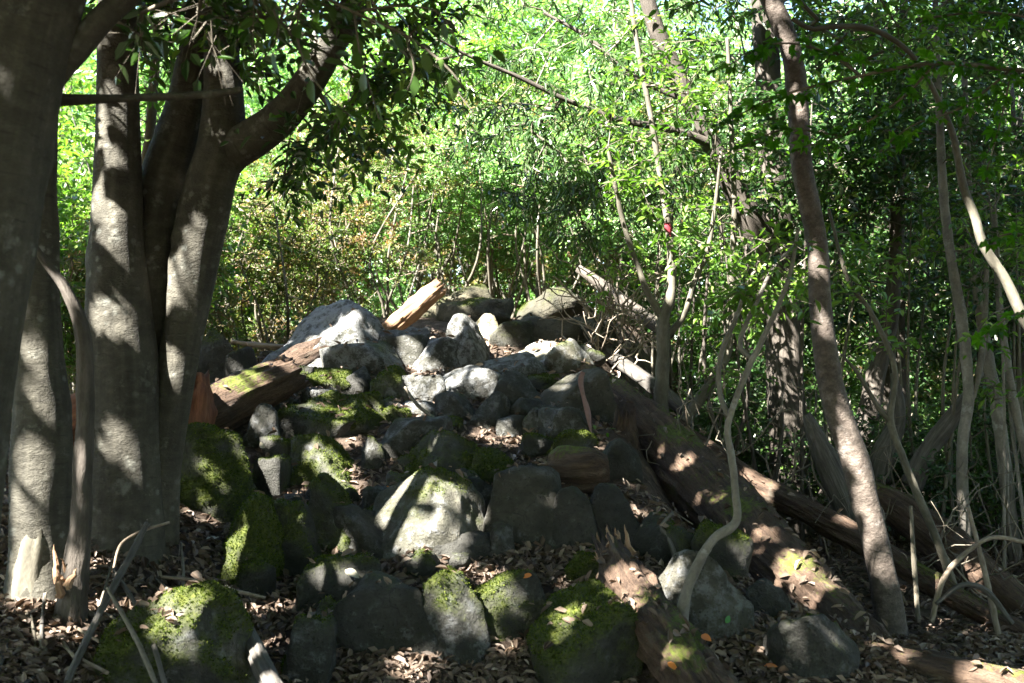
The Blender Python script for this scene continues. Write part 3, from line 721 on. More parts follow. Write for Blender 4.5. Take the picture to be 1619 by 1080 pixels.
px_tree('M', "arching_sapling", "pale bare stem arching down from the bent trunk to the right edge",
        [(1690,760,18),(1668,640,17),(1640,545,17),(1612,492,17),(1590,443,16),(1556,390,15),(1541,342,14),(1522,290,13),(1509,222,11),(1490,172,9),(1446,92,8),(1384,48,9),(1320,42,9),(1284,46,8),(1252,30,7)], 5.7, BARK_PALE, nseg=14, seed=55, rough=.08, knots=6)
px_tree('N', "right_edge_tree", "grey slender trunk leaning left at the right edge",
        [(1612,940,26),(1602,860,22),(1591,760,21),(1576,640,20),(1561,560,18),(1542,440,14),(1531,300,12),(1525,120,9)], 8.0, BARK_GREY, nseg=12, seed=57, rough=.1)
px_tree('N2', "edge_sapling", "thin trunk at the extreme right edge with a small branch stub",
        [(1650,900,18),(1632,760,17),(1612,680,15),(1596,600,14),(1580,480,11),(1572,330,9)], 7.6, BARK_GREY, nseg=10, seed=58, rough=.1)
px_tree('Pp', "leaning_dark_tree", "dark trunk leaning right behind the bent pinkish trunk",
        [(1318,790,46),(1345,720,40),(1372,660,35),(1386,590,31),(1404,520,27),(1415,430,24),(1420,300,20),(1424,150,16),(1430,-50,11)], 9.0, BARK_DARK, nseg=14, seed=59, rough=.1, groove=.08)
for key, label, pts, dep in (
    ('O1', "grey weathered snag leaning right with a pale tip", [(1440,770,34),(1462,720,29),(1490,680,27),(1522,638,20),(1552,588,9)], 8.2),
    ('O2', "grey weathered snag with a broken top beside the leaning one", [(1385,760,44),(1398,715,37),(1418,670,26),(1420,630,18),(1412,590,9)], 8.4),
    ('O3', "thick grey snag leaning left behind the upper thin log", [(1352,835,48),(1334,790,44),(1312,740,40),(1290,690,30),(1276,655,15)], 7.6)):
    px_tree(key, "snag", label, pts, dep, DEAD_GREY, nseg=16, seed=len(key) + int(pts[0][0]), cat="dead tree", rough=.1, groove=.12, group="grey snags at right")

def px_log(name, label, pts, depth, mat, seed, nseg=36, cat="log", shards=None, group=None, **kw):
    b = base_of(pts, depth); t = thing(name, label, cat, tuple(b), group)
    o, path, rad = part_tube("wood", t, pts, depth, mat, nseg, seed, **kw)
    for (end, n, L, m, w) in (shards or []):
        e = 0 if end == 0 else -1
        d = (path[0] - path[3]) if end == 0 else (path[-1] - path[-4])
        splinters("splinter", t, path[e] - nrm(d) * 0.03, d, rad[e] * 0.45, n, L, m, seed + end, w, under=o)
    return t, path, rad

px_log("fallen_log", "big rotten brown log slanting down the right side of the rock pile",
       [(915,588,44,8.35),(950,618,62,8.1),(990,652,78,7.8),(1080,742,98,7.1),(1180,850,106,6.35),(1270,938,102,5.75),(1340,1005,98,5.35),(1385,1050,94,5.1)], None, ROTTEN, 61, 56,
       shards=[(0, 8, .16, ROTTEN, .012)], rough=.06, groove=.12, lump=.09, knots=7, ragged=(.2, .1), moss=.04, step=.02)
px_log("thin_fallen_log", "thinner rotten log lying above the big one on the right",
       [(1040,660,24,8.2),(1120,712,31,7.8),(1200,768,35,7.4),(1290,815,38,7.0),(1380,865,37,6.7),(1490,932,35,6.4),(1600,992,32,6.1),(1680,1040,30,5.9)], None, ROTTEN, 63, 36,
       shards=[(0, 6, .14, SPLINTER, .01)], rough=.1, groove=.2, lump=.12, ragged=(.15, .05), moss=.05, step=.02)
px_log("foreground_log", "splintered mossy log end in the bottom centre right",
       [(972,880,44,5.3),(988,915,72,5.15),(1012,955,80,4.95),(1060,1022,88,4.6),(1110,1090,94,4.3),(1160,1160,96,4.05)], None, ROTTEN, 65, 48,
       shards=[(0, 16, .20, SPLINTER, .016)], rough=.08, groove=.2, lump=.14, ragged=(.22, 0), moss=.2, step=.018)
px_log("cut_log", "brown log lying across the bottom right corner",
       [(1350,1040,62,4.95),(1420,1056,68,4.85),(1520,1080,72,4.7),(1640,1110,76,4.55),(1760,1140,78,4.4)], None, ROTTEN, 67, 44, rough=.05, groove=.12, lump=.08, ragged=(.05, 0), moss=.06, step=.02)
px_log("left_log", "mossy log with sunlit top poking out right of the many stemmed tree",
       [(455,592,56,7.55),(430,604,64,7.45),(385,624,74,7.3),(330,650,80,7.1),(300,662,78,7.0)], None, ROTTEN, 69, 44, shards=[(0, 5, .07, ROTTEN, .012)], rough=.07, groove=.13, lump=.10, ragged=(.08, .08), moss=.16, step=.018)
px_log("broken_red_log", "broken red brown heartwood trunk standing behind the many stemmed tree",
       [(292,735,92,6.65),(293,690,88,6.7),(298,650,80,6.75),(302,620,72,6.8),(304,600,60,6.82)], None, RED_WOOD, 71, 36, shards=[(1, 9, .06, RED_WOOD, .014)], rough=.10, groove=.2, lump=.15, ragged=(0, .05), step=.018)
px_log("red_log_behind", "short piece of reddish wood seen between the two left trunks",
       [(170,640,70,6.9),(120,665,74,6.9),(80,690,74,6.9)], None, RED_WOOD, 72, 30, rough=.1, groove=.18, ragged=(.1, .1), step=.02)
px_log("bark_slab", "dark broken plank of bark leaning under the large peaked boulder",
       [(425,594,26,8.35),(470,570,40,8.4),(520,548,32,8.45),(565,528,10,8.5)], None, ROTTEN, 73, 26, rough=.1, groove=.2, ragged=(.1, .1), step=.02)
px_log("split_stake", "orange sunlit split timber jutting up behind the pile",
       [(606,530,22,9.3),(632,508,25,9.28),(664,481,26,9.26),(692,456,23,9.24)], None, SPLINTER, 75, 26, shards=[(1, 7, .07, SPLINTER, .008)], rough=.14, groove=.34, lump=.2, knots=4, ragged=(.08, .10), step=.012)
px_log("dark_fallen_branch", "dark straight branch slanting behind the pale twigs",
       [(915,425,14,11.0),(960,458,20,10.8),(1005,492,22,10.6),(1060,530,22,10.3)], None, BARK_DARK, 77, 18, rough=.08, groove=.1, step=.02)
px_log("grey_fallen_branch", "grey weathered branch with a broken tip above the big rotten log",
       [(915,524,8,9.2),(945,548,20,9.1),(990,580,24,8.9),(1035,612,24,8.7),(1090,655,24,8.4)], None, DEAD_GREY, 79, 18, shards=[(0, 4, .10, DEAD_GREY, .008)], rough=.1, groove=.15, step=.02)
px_log("far_right_log", "thick brown log lying behind the bent trunk at right",
       [(1380,780,46,7.6),(1430,812,58,7.4),(1500,870,66,7.1),(1580,940,66,6.8),(1680,1020,64,6.5)], None, ROTTEN, 81, 36, rough=.07, groove=.14, lump=.1, moss=.1, step=.025)
px_log("back_left_branch", "dry pale stick reaching left from the large peaked boulder",
       [(366,540,6,9.0),(400,545,8,8.95),(455,549,8,8.9)], None, TWIG_PALE, 83, 8, cat="branch", rough=.12)
px_log("rotten_lump", "brown rotten wood lump lying on the barrel shaped stone",
       [(868,742,44,6.3),(884,744,62,6.28),(912,745,68,6.25),(940,743,64,6.25),(962,741,40,6.25)], None, ROTTEN, 85, 40, rough=.1, groove=.12, lump=.18, moss=.15, step=.014)
px_log("dead_stump", "dark rotten stump standing under the ribbon end of the big log",
       [(985,800,70,7.1),(985,760,64,7.1),(984,720,58,7.15),(986,690,44,7.2),(988,665,30,7.2)], None, ROTTEN, 87, 36, cat="stump", rough=.1, groove=.2, lump=.1, ragged=(0, .12), step=.018)
px_log("loose_branch", "slanting dead branch with a broken top in the left foreground",
       [(232,828,8,4.75),(212,868,11,4.6),(178,930,11,4.35),(140,1005,11,4.1),(105,1080,11,3.85)], None, DEAD_GREY, 89, 18, cat="branch", shards=[(0, 4, .05, DEAD_GREY, .006)], rough=.12, groove=.12)
px_log("leaning_plank", "grey weathered split rail leaning on the broad mossy foreground boulder",
       [(358,928,7,4.78),(364,942,16,4.73),(378,970,22,4.6),(402,1025,28,4.35),(432,1088,32,4.1),(460,1140,32,3.95)], None, DEAD_GREY, 91, 24, rough=.06, groove=.16, step=.015)
for k, (label, pts, dep) in enumerate((
    ("thin straight stick lying below the broad mossy foreground boulder", [(180,900,7),(230,985,8),(262,1085,8)], (4.5, 3.9)),
    ("thin pale stick crossing the slanting dead branch", [(170,930,6),(215,1010,8),(250,1090,8)], (4.3, 3.8)),
    ("bent twig arching over the litter beside the slanting branch", [(178,905,4),(192,860,5),(230,838,5),(268,826,4)], (4.6, 4.8)),
    ("bare upright twig left of the upright grey slab", [(1072,890,9),(1056,850,8),(1046,832,7),(1064,810,5)], (5.6, 5.7)),
    ("thin upright dry stalk in front of the lower row", [(652,1035,3),(657,980,4),(654,940,3)], (5.0, 5.1)),
    ("stick lying flat behind the broad mossy foreground boulder", [(255,912,5),(310,918,6),(370,934,6),(420,945,5)], (4.9, 5.0)),
    ("crossed twig below the upright grey stone", [(385,758,4),(420,730,5),(470,722,4)], (6.6, 6.6)),
    ("pale stick on the wide mossy boulder", [(640,612,4),(660,640,6),(690,664,5)], (7.2, 7.0)),
    ("pale arched root at the lower right", [(1472,985,9),(1492,915,9),(1530,872,8),(1570,850,7),(1625,858,7)], (5.8, 6.0)),
    ("drooping root loop right of the bent trunk", [(1600,985,9),(1560,935,9),(1520,925,8),(1480,955,6)], (5.9, 5.8)),
    ("upright dry stalk left of the pale arched root", [(1452,985,8),(1446,900,8),(1440,800,6)], (6.0, 6.2)),
    ("slanting dry stalk at the right edge", [(1580,1010,10),(1556,900,9),(1530,800,6)], (5.9, 6.3)))):
    px_log("stick", label, pts, dep, [DEAD_GREY, TWIG, TWIG_PALE][k % 3], 200 + k, 8, cat="stick", group="loose sticks and roots", rough=.14, step=.02)

rk = np.random.default_rng(62)
for k in range(26):
    x_, y_ = rk.uniform(10, 330), rk.uniform(900, 1070); Y = min(ray_ground(x_, y_), 5.0); a = rk.normal(1.2, .7); ln = rk.uniform(60, 190)
    dx, dy_ = math.cos(a) * ln, math.sin(a) * ln; w0 = rk.uniform(3, 7.5)
    px_log("thin_stick", "thin dry stick in the tangle of sticks in the bottom left corner", [(x_ - dx / 2, y_ - dy_ / 2, w0 * .6, Y + .25), (x_ + rk.normal(0, 10), y_ + rk.normal(0, 8), w0, Y - .04), (x_ + dx / 2, y_ + dy_ / 2, w0 * 1.1, Y - .28)], None,
           [DEAD_GREY, TWIG, TWIG, TWIG_PALE][k % 4], 400 + k, 7, cat="stick", group="stick tangle at the bottom left", rough=.15, step=.02)

# pink ribbon tied on the log, red tape scrap
def ribbon(name, label, pts, depth, width, mat):
    b = base_of(pts, depth); t = np.linspace(0, 1, 40)
    c = catmull(np.array([[*P(p[0], p[1], depth), p[2] / F_PX * depth / 2] for p in pts]), .012)
    path, w = c[:, :3], c[:, 3]; n = len(path)
    tw = np.linspace(0, 2.2, n) + 0.35 * np.sin(np.linspace(0, 9, n))
    S = np.stack([np.cos(tw * .6), np.sin(tw * .6) * .8, np.zeros(n)], 1)
    T = nrm(np.gradient(path, axis=0)); S = nrm(S - T * (S * T).sum(1, keepdims=True)); Nn = np.cross(T, S)
    rows = []
    for u, v in ((-1, .0015), (0, .006), (1, .0015), (1, -.0015), (0, .003), (-1, -.0015)):
        rows.append(path + S * (u * w)[:, None] + Nn * v)
    V = np.stack(rows, 1).reshape(-1, 3); idx = np.arange(n * 6).reshape(n, 6); r = np.roll(idx, -1, 1)
    Fq = np.stack([idx[:-1].ravel(), r[:-1].ravel(), r[1:].ravel(), idx[1:].ravel()], 1)
    o = obj(name, mesh_np(name, V - b, [Fq, idx[:1], idx[-1:, ::-1]], True, None, mat), loc=tuple(b))
    return tag(o, label, "tape")
ribbon("marker_ribbon", "faded pink marker ribbon hanging from the top of the big log",
       [(922,588,7),(918,602,9),(922,625,7),(929,650,10),(933,675,8),(937,702,6)], 6.95, .02, TAPE_PINK)
ribbon("tape_scrap", "scrap of red tape tied to the forked sapling", [(1055,352,8),(1057,362,14),(1060,374,7)], 7.9, .02, TAPE_RED)

# ------------------------------------------------------------------ chosen sun patches, for which gaps are cut in the unseen canopy
bpy.context.view_layer.update()
dg = bpy.context.evaluated_depsgraph_get()
CAMV = Vector((0, 0, CAMZ))
SPOTS_PX = [
 # stems of the many stemmed tree
 (170,165,10),(166,232,8),(160,335,9),(180,372,12),(162,505,12),(206,515,13),(185,700,5),
 (345,212,7),(330,368,7),(307,424,8),(515,90,20),(500,110,14),(350,112,6),
 (72,640,8),(60,560,6),(10,440,4),(3,140,6),
 # left base
 (100,850,16),(112,870,18),(108,900,14),(95,760,10),(60,930,22),(50,900,16),(40,770,10),(150,900,14),(100,1005,14),(65,860,16),
 # bent trunk
 (1225,15,8),(1250,75,8),(1262,160,6),(1292,415,8),(1303,515,8),(1372,800,12),(1392,880,12),(1330,650,5),
 (1545,370,14),(1560,400,14),(1590,440,12),(1612,495,10),(1060,460,10),(1062,420,8),(1155,500,8),
 # bleached twigs
 (950,480,34),(975,530,34),(995,585,26),(945,560,18),
 # crest rocks
 (470,562,14),(490,548,20),(512,536,22),(530,524,16),(555,500,8),(575,484,8),(715,512,10),(770,515,22),(782,548,18),(795,560,12),(838,552,24),(862,545,16),(905,550,14),(922,562,10),
 (895,603,14),(655,560,12),(665,580,12),(658,602,14),(676,600,10),(735,590,16),(712,600,12),(756,590,10),(660,490,22),(640,505,16),(685,465,14),(700,470,10),
 (505,592,12),(525,594,14),(540,602,10),(470,590,9),(512,622,6),(375,606,22),(350,622,14),(395,596,12),(385,688,12),
 # middle rocks
 (508,712,11),(520,728,12),(530,745,12),(548,762,11),(562,775,11),(572,786,9),(428,740,8),(450,772,10),(590,700,6),(560,700,7),(660,655,8),(650,645,8),(700,705,12),(720,698,10),
 (618,800,8),(645,785,10),(668,772,8),(640,825,8),(690,768,8),(728,780,10),(738,800,8),(690,838,10),(660,842,6),(724,850,7),(680,866,10),(702,882,10),(730,890,8),(645,862,7),
 (800,695,14),(820,700,10),(850,690,10),(770,690,8),(1000,806,10),
 # lower rocks and logs
 (700,925,12),(712,915,10),(770,918,12),(782,925,10),(660,1048,8),(985,905,14),(998,930,14),(970,912,10),(1012,960,9),(1050,905,8),(1040,920,8),
 (1250,880,12),(1270,905,18),(1290,928,20),(1305,950,16),(1240,900,10),(1318,970,10),(1145,1022,10),(1180,1026,14),(1160,1028,8),(895,975,8),(890,1000,8),(930,1060,8),
 (1000,652,9),(1078,728,8),(1130,785,7),(1205,850,9),(1160,830,6),
 (280,940,22),(305,945,18),(290,978,10),(320,970,10),(250,985,8),(270,1000,8),(430,1075,8),(1560,1066,20),(1600,1075,16),(1490,928,10),(1460,910,8),(1210,772,10),(1180,752,8),
]
rf = np.random.default_rng(404)
SPOTS_PX += [(rf.uniform(300, 1330), rf.uniform(600, 1075), rf.uniform(1, 2.5)) for _ in range(46)] + [(rf.uniform(1250, 1600), rf.uniform(700, 1050), rf.uniform(1.5, 3)) for _ in range(14)]
SPOT = []
for (px, py, r) in SPOTS_PX:
    d = Vector(ray_dir(px, py)).normalized()
    hit, loc, nn, fi, ob, mt = scene.ray_cast(dg, CAMV, d, distance=14.0)
    if hit: SPOT.append((loc.x, loc.y, loc.z, r / F_PX * loc.y * 1.25 + (0.012 if ob.name.startswith(('trunk', 'limb')) else 0.02)))
for px, py, d, rr in ((1020,300,8.0,.32),(1060,150,8.0,.36),(1150,250,8.4,.34),(975,230,8.1,.28),(1110,400,8.0,.24),(1230,420,8.3,.24),(900,290,9.0,.3)):
    q = P(px, py, d); SPOT.append((q[0], q[1], q[2], rr))      # gaps cut so that sun reaches the saplings
SPOT = np.array(SPOT)

def keep_mask(C, slack=0.0):
    """leaves left after gaps are cut for the chosen sun patches"""
    keep = np.ones(len(C), bool)
    for s in SPOT:
        v = C - s[:3]; al = v @ SUN
        pr = np.linalg.norm(v - al[:, None] * SUN, axis=1)
        keep &= ~((al > 0.06) & (pr < s[3] + slack))
    return keep

# ------------------------------------------------------------------ leaves and twigs
def leaves_geo(C, D, N, L, W, fold=0.22, curl=0.12):
    S = nrm(np.cross(D, N)); N = np.cross(S, D)
    L = L[:, None]; W = W[:, None]
    tip = C + D * L - N * curl * L
    a = C + D * L * 0.30; b = C + D * L * 0.68 - N * curl * L * 0.4
    f1 = N * fold * W
    V = np.stack([C, a + S * W * .46 + f1, b + S * W * .40 + f1 * .8, tip, b - S * W * .40 + f1 * .8, a - S * W * .46 + f1], 1)
    n = len(C); i = np.arange(n)[:, None] * 6
    Fq = np.concatenate([i + [[0, 1, 2, 3]], i + [[0, 3, 4, 5]]], 0)
    return V.reshape(-1, 3), Fq

def diamonds_geo(C, D, N, L, W, fold=0.2):
    S = nrm(np.cross(D, N)); N = np.cross(S, D); L = L[:, None]; W = W[:, None]
    m = C + D * L * 0.45 + N * fold * W
    V = np.stack([C, m + S * W * .5, C + D * L, m - S * W * .5], 1)
    n = len(C); i = np.arange(n)[:, None] * 4
    return V.reshape(-1, 3), np.concatenate([i + [[0, 1, 2]], i + [[0, 2, 3]]], 0)

def skeleton(anchors, clumps, rng, seglen=0.35, twig_r=0.003, arch=0.12, max_r=None):
    """join clump centres to the stems by the nearest branch; returns twig mesh data and the outward direction of each clump"""
    A = anchors[:, :3]; nA = len(A)
    d0 = np.min(np.linalg.norm(clumps[:, None, :] - A[None], axis=2), axis=1)
    order = np.argsort(d0)
    cap = nA + len(clumps) * 14
    X = np.zeros((cap, 3)); X[:nA] = A; par = np.full(cap, -1); n = nA
    out = np.zeros_like(clumps)
    for i in order:
        c = clumps[i]; d = np.linalg.norm(X[:n] - c, axis=1); j = int(np.argmin(d)); L = d[j]
        k = int(min(12, max(1, round(L / seglen)))); p = X[j].copy(); prev = j
        for q in range(1, k + 1):
            t = q / k; pt = p + (c - p) * t
            if q < k: pt = pt + rng.normal(0, 0.06 * L / k, 3) + np.array([0, 0, arch * L * math.sin(math.pi * t) * .5])
            X[n] = pt; par[n] = prev; prev = n; n += 1
        out[i] = c - X[par[prev]]
    cnt = np.ones(n)
    for i in range(n - 1, nA - 1, -1):
        if par[i] >= nA: cnt[par[i]] += cnt[i]
    r = twig_r * cnt ** 0.42
    if max_r: r = np.minimum(r, max_r)
    ch = np.arange(nA, n); pa = par[ch]
    r1 = r[ch]; r0 = np.where(pa >= nA, np.minimum(r[pa], r1 * 1.35), r1 * 1.2)
    P0, P1 = X[pa], X[ch]
    T = nrm(P1 - P0); up = np.where(np.abs(T[:, 2:3]) < .8, [[0, 0, 1.]], [[1., 0, 0]])
    Aa = nrm(np.cross(T, up)); Bb = np.cross(T, Aa)
    th = np.linspace(0, 2 * math.pi, 5, endpoint=False)
    ring = Aa[:, None] * np.cos(th)[None, :, None] + Bb[:, None] * np.sin(th)[None, :, None]
    V = np.concatenate([P0[:, None] + ring * r0[:, None, None], P1[:, None] + ring * r1[:, None, None]], 1).reshape(-1, 3)
    m = len(ch); i = np.arange(m)[:, None] * 10; k5 = np.arange(5); k6 = (k5 + 1) % 5
    Fq = np.stack([i + k5, i + k6, i + 5 + k6, i + 5 + k5], 2).reshape(-1, 4)
    tc = np.concatenate([np.repeat((ring * r0[:, None, None])[:, :, :], 1, 1), ring * r1[:, None, None] + (P1 - P0)[:, None] * .0], 1).reshape(-1, 3)
    tc[:, 2] += np.repeat(np.arange(m) * .37, 10) % 7
    return V, Fq, tc, nrm(out)

LEAF = {  # length, width, leaves per clump, clump radius, droop, flatness
 'laurel': (0.070, 0.028, 30, 0.20, 0.40, 0.9),
 'canopy': (0.19, 0.098, 66, 0.30, 0.25, 1.2),
 'narrow': (0.105, 0.022, 30, 0.20, 0.85, 0.5),
 'small':  (0.050, 0.024, 46, 0.17, 0.15, 0.7),
 'sprig':  (0.075, 0.030, 12, 0.13, 0.30, 1.0),
 'broad':  (0.085, 0.042, 30, 0.22, 0.30, 0.8),
 'far':    (0.15, 0.075, 34, 0.42, 0.30, 0.8),
}
def crown_geo(clumps, outdir, kind, rng, cull=True, geo='hex', size=1.0):
    """leafy sprays: each clump is a few twigs with leaves set alternately along them"""
    L0, W0, n, R, droop, flat = LEAF[kind]
    R *= size; nt = 5 if n > 30 else 4; k = max(3, n // nt)
    m = len(clumps)
    T = nrm(outdir[:, None] * .7 + rng.normal(0, .75, (m, nt, 3)) * [1, 1, .55] + [0, 0, -droop * .35])
    Np = nrm(np.array([0, 0, flat]) + rng.normal(0, .38, (m, nt, 3)))
    S = nrm(np.cross(T, Np)); Rt = R * rng.uniform(.6, 1.25, (m, nt, 1))
    B0 = clumps[:, None] - T * Rt * .25
    u = (np.arange(k) + .5) / k
    C = B0[:, :, None] + T[:, :, None] * (Rt[:, :, None] * 1.6 * u[None, None, :, None])
    C = C + np.array([0, 0, -1.]) * (droop * .35 * Rt[:, :, None] * (u ** 2)[None, None, :, None]) + rng.normal(0, .05 * R, C.shape)
    sg = np.where(np.arange(k) % 2 == 0, 1., -1.)[None, None, :, None]
    D = nrm(T[:, :, None] * .6 + S[:, :, None] * sg * .85 + [0, 0, -droop * .55] + rng.normal(0, .25, C.shape))
    N = nrm(np.repeat(Np[:, :, None], k, 2) + rng.normal(0, .30, C.shape))
    tot = m * nt * k
    C, D, N = C.reshape(-1, 3), D.reshape(-1, 3), N.reshape(-1, 3)
    L = L0 * rng.uniform(.6, 1.2, tot) * size; W = W0 * rng.uniform(.8, 1.15, tot) * size
    rnd = np.clip(np.repeat(rng.normal(.45, .2, m), nt * k) + rng.normal(0, .15, tot), 0, 1)
    if cull:
        kp = keep_mask(C + D * L[:, None] * .5, L0 * .24)
        C, D, N, L, W, rnd = C[kp], D[kp], N[kp], L[kp], W[kp], rnd[kp]
    tw = None
    if kind not in ('far', 'canopy'):
        P0 = B0.reshape(-1, 3); Tt = T.reshape(-1, 3); P1 = P0 + Tt * Rt.reshape(-1, 1) * 1.5 - np.array([0, 0, 1.]) * droop * .3 * Rt.reshape(-1, 1)
        A = nrm(np.cross(Tt, [[.3, .2, 1.]])); Bq = np.cross(Tt, A)
        ring = np.stack([A, -A * .5 + Bq * .87, -A * .5 - Bq * .87], 1) * (.0017 * size)
        Vt = np.concatenate([P0[:, None] + ring, P1[:, None] + ring * .5], 1).reshape(-1, 3)
        i = np.arange(len(P0))[:, None] * 6; q = np.arange(3); q2 = (q + 1) % 3
        tw = (Vt, np.stack([i + q, i + q2, i + 3 + q2, i + 3 + q], 2).reshape(-1, 4))
    if geo == 'hex':
        V, Fq = leaves_geo(C, D, N, L, W); return V, Fq, np.repeat(rnd, 6), tw
    V, Fq = diamonds_geo(C, D, N, L, W); return V, Fq, np.repeat(rnd, 4), tw

def lobes_px(lobes, rng):
    """(px, py, depth, half-width px, half-height px, half-depth m, n)"""
    out = []
    for px, py, d, hw, hh, hd, n in lobes:
        u = rng.normal(size=(n, 3)); u = nrm(u) * rng.uniform(0, 1, (n, 1)) ** (1 / 2.4)
        c = P(px, py, d)
        out.append(c + u * [hw / F_PX * d, hd, hh / F_PX * d])
    return np.vstack(out)

def add_crown(t, anchors, clumps, kind, mat, seed, twig_mat=None, geo='hex', cull=True, twig_r=0.003, size=1.0, crown_name="crown", seglen=.35, max_r=None):
    rng = np.random.default_rng(seed)
    Vb, Fb, tc, outd = skeleton(anchors, clumps, rng, seglen=seglen, twig_r=twig_r, max_r=max_r)
    org = np.array(t.location)
    V, Fq, rnd, tw = crown_geo(clumps, outd, kind, rng, cull, geo, size)
    if tw is not None:
        Fb = np.vstack([Fb, tw[1] + len(Vb)]); Vb = np.vstack([Vb, tw[0]]); tc = np.vstack([tc, tw[0] % 1.0])
    obj("branches", mesh_np("branches", Vb - org, [Fb], True, {"tc": tc}, twig_mat or TWIG), parent=t, kind="stuff")
    obj(crown_name, mesh_np(crown_name, V - org, [Fq], False, {"rnd": rnd}, mat), parent=t, kind="stuff")

# --- the canopy overhead: clumps spread so that they shade the rock pile, out of the frame
rng = np.random.default_rng(301)
cl = []
for gx_ in np.arange(-5.0, 5.2, 0.25):
    for gy_ in np.arange(2.0, 10.3, 0.25):
        x = gx_ + rng.uniform(-.2, .2); y = gy_ + rng.uniform(-.2, .2)
        if rng.random() < 0.04: continue
        z0 = float(terrain(x, y, False)[0])
        for tries in range(6):
            t = rng.uniform(3.8, 8.5) + tries * .5
            p = np.array([x, y, z0]) + SUN * t
            if p[2] - CAMZ > 0.42 * max(p[1], 1.0) + 0.5 and p[2] > 3.4: cl.append(p); break
for gx_ in np.arange(-5.0, 7.0, 0.38):  # unseen overhead layer added to hold back sky light
    for gy_ in np.arange(-3.0, 5.5, 0.38):
        p = np.array([gx_ + rng.uniform(-.3, .3), gy_ + rng.uniform(-.3, .3), CAMZ + rng.uniform(4.6, 7.5)])
        if p[2] - CAMZ > 0.42 * max(p[1], 1.0) + 0.5: cl.append(p)
for gx_ in np.arange(0.9, 4.8, 0.33):  # unseen layer added to shade the right background
    for gy_ in np.arange(5.4, 9.2, 0.33):
        p = np.array([gx_ + rng.uniform(-.3, .3), gy_ + rng.uniform(-.3, .3), CAMZ + rng.uniform(4.2, 6.8)])
        if p[2] - CAMZ > 0.42 * p[1] + 0.5: cl.append(p)
cl = np.array(cl)
tops = {'A': np.array([-2.5, 2.2]), 'D': np.array([-2.4, 5.6]), 'F': np.array([1.6, 6.2]), 'G': np.array([1.6, 9.6])}
keys = list(tops)
own = np.argmin(np.stack([np.linalg.norm(cl[:, :2] - tops[k], axis=1) + (0.8 if k in 'G' else 0) for k in keys], 1), 1)
SHADE_CANOPY = {k: cl[own == i] for i, k in enumerate(keys)}

vis_D = lobes_px([(560,185,5.2,85,70,.5,26),(625,90,5.0,70,80,.5,18),(590,20,4.9,110,40,.5,18),(420,40,5.0,80,45,.4,16),(455,245,4.9,55,30,.3,7),(250,50,5.7,110,60,.5,20),(330,5,5.3,110,40,.5,16),(400,120,5.5,40,40,.3,6)], rng)
vis_A = lobes_px([(300,20,3.4,170,40,.3,16),(470,20,3.5,110,40,.3,10)], rng)
t, an, b = TREES['D']; pk = rng.random(len(vis_D)) < .48
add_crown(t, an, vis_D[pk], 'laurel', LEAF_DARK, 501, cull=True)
add_crown(t, an, vis_D[~pk], 'laurel', LEAF_LIGHT, 500, cull=True, crown_name="backlit_tint_crown")  # lighter leaf colour stands in for leaves lit from behind
add_crown(t, an[an[:, 2] > 3.2], SHADE_CANOPY['D'], 'canopy', LEAF_CANOPY, 502, crown_name="added_shade_crown", seglen=.5)
t, an, b = TREES['A']; add_crown(t, an, vis_A, 'sprig', LEAF_GLOSSY, 503)
add_crown(t, an[an[:, 2] > 3.2], SHADE_CANOPY['A'], 'canopy', LEAF_CANOPY, 504, crown_name="added_shade_crown", seglen=.5)
vis_F = lobes_px([(1180,-40,6.2,200,60,.6,20),(1400,60,6.6,160,70,.6,40)], rng)
t, an, b = TREES['F']; add_crown(t, an[an[:, 2] > 2.6], vis_F, 'sprig', LEAF_LIGHT, 505)
if len(SHADE_CANOPY['F']): add_crown(t, an[an[:, 2] > 3.2], SHADE_CANOPY['F'], 'canopy', LEAF_CANOPY, 506, crown_name="added_shade_crown", seglen=.5)
vis_G = lobes_px([(890,300,9.0,120,80,.8,52),(1010,270,9.2,110,90,.8,40),(830,190,9.0,120,70,.8,28),(760,100,9.2,130,70,.8,20),(950,110,9.4,130,90,.8,34),(1100,60,9.6,120,80,.8,36),(900,20,9.6,200,40,.8,22),(1120,230,9.6,110,90,.8,34)], rng)
t, an, b = TREES['G']; add_crown(t, an[an[:, 2] > 2.0], vis_G, 'narrow', LEAF_NARROW, 507, twig_mat=TWIG, cull=False)
if len(SHADE_CANOPY['G']): add_crown(t, an[an[:, 2] > 3.2], SHADE_CANOPY['G'], 'canopy', LEAF_CANOPY, 508, crown_name="added_shade_crown", seglen=.5)
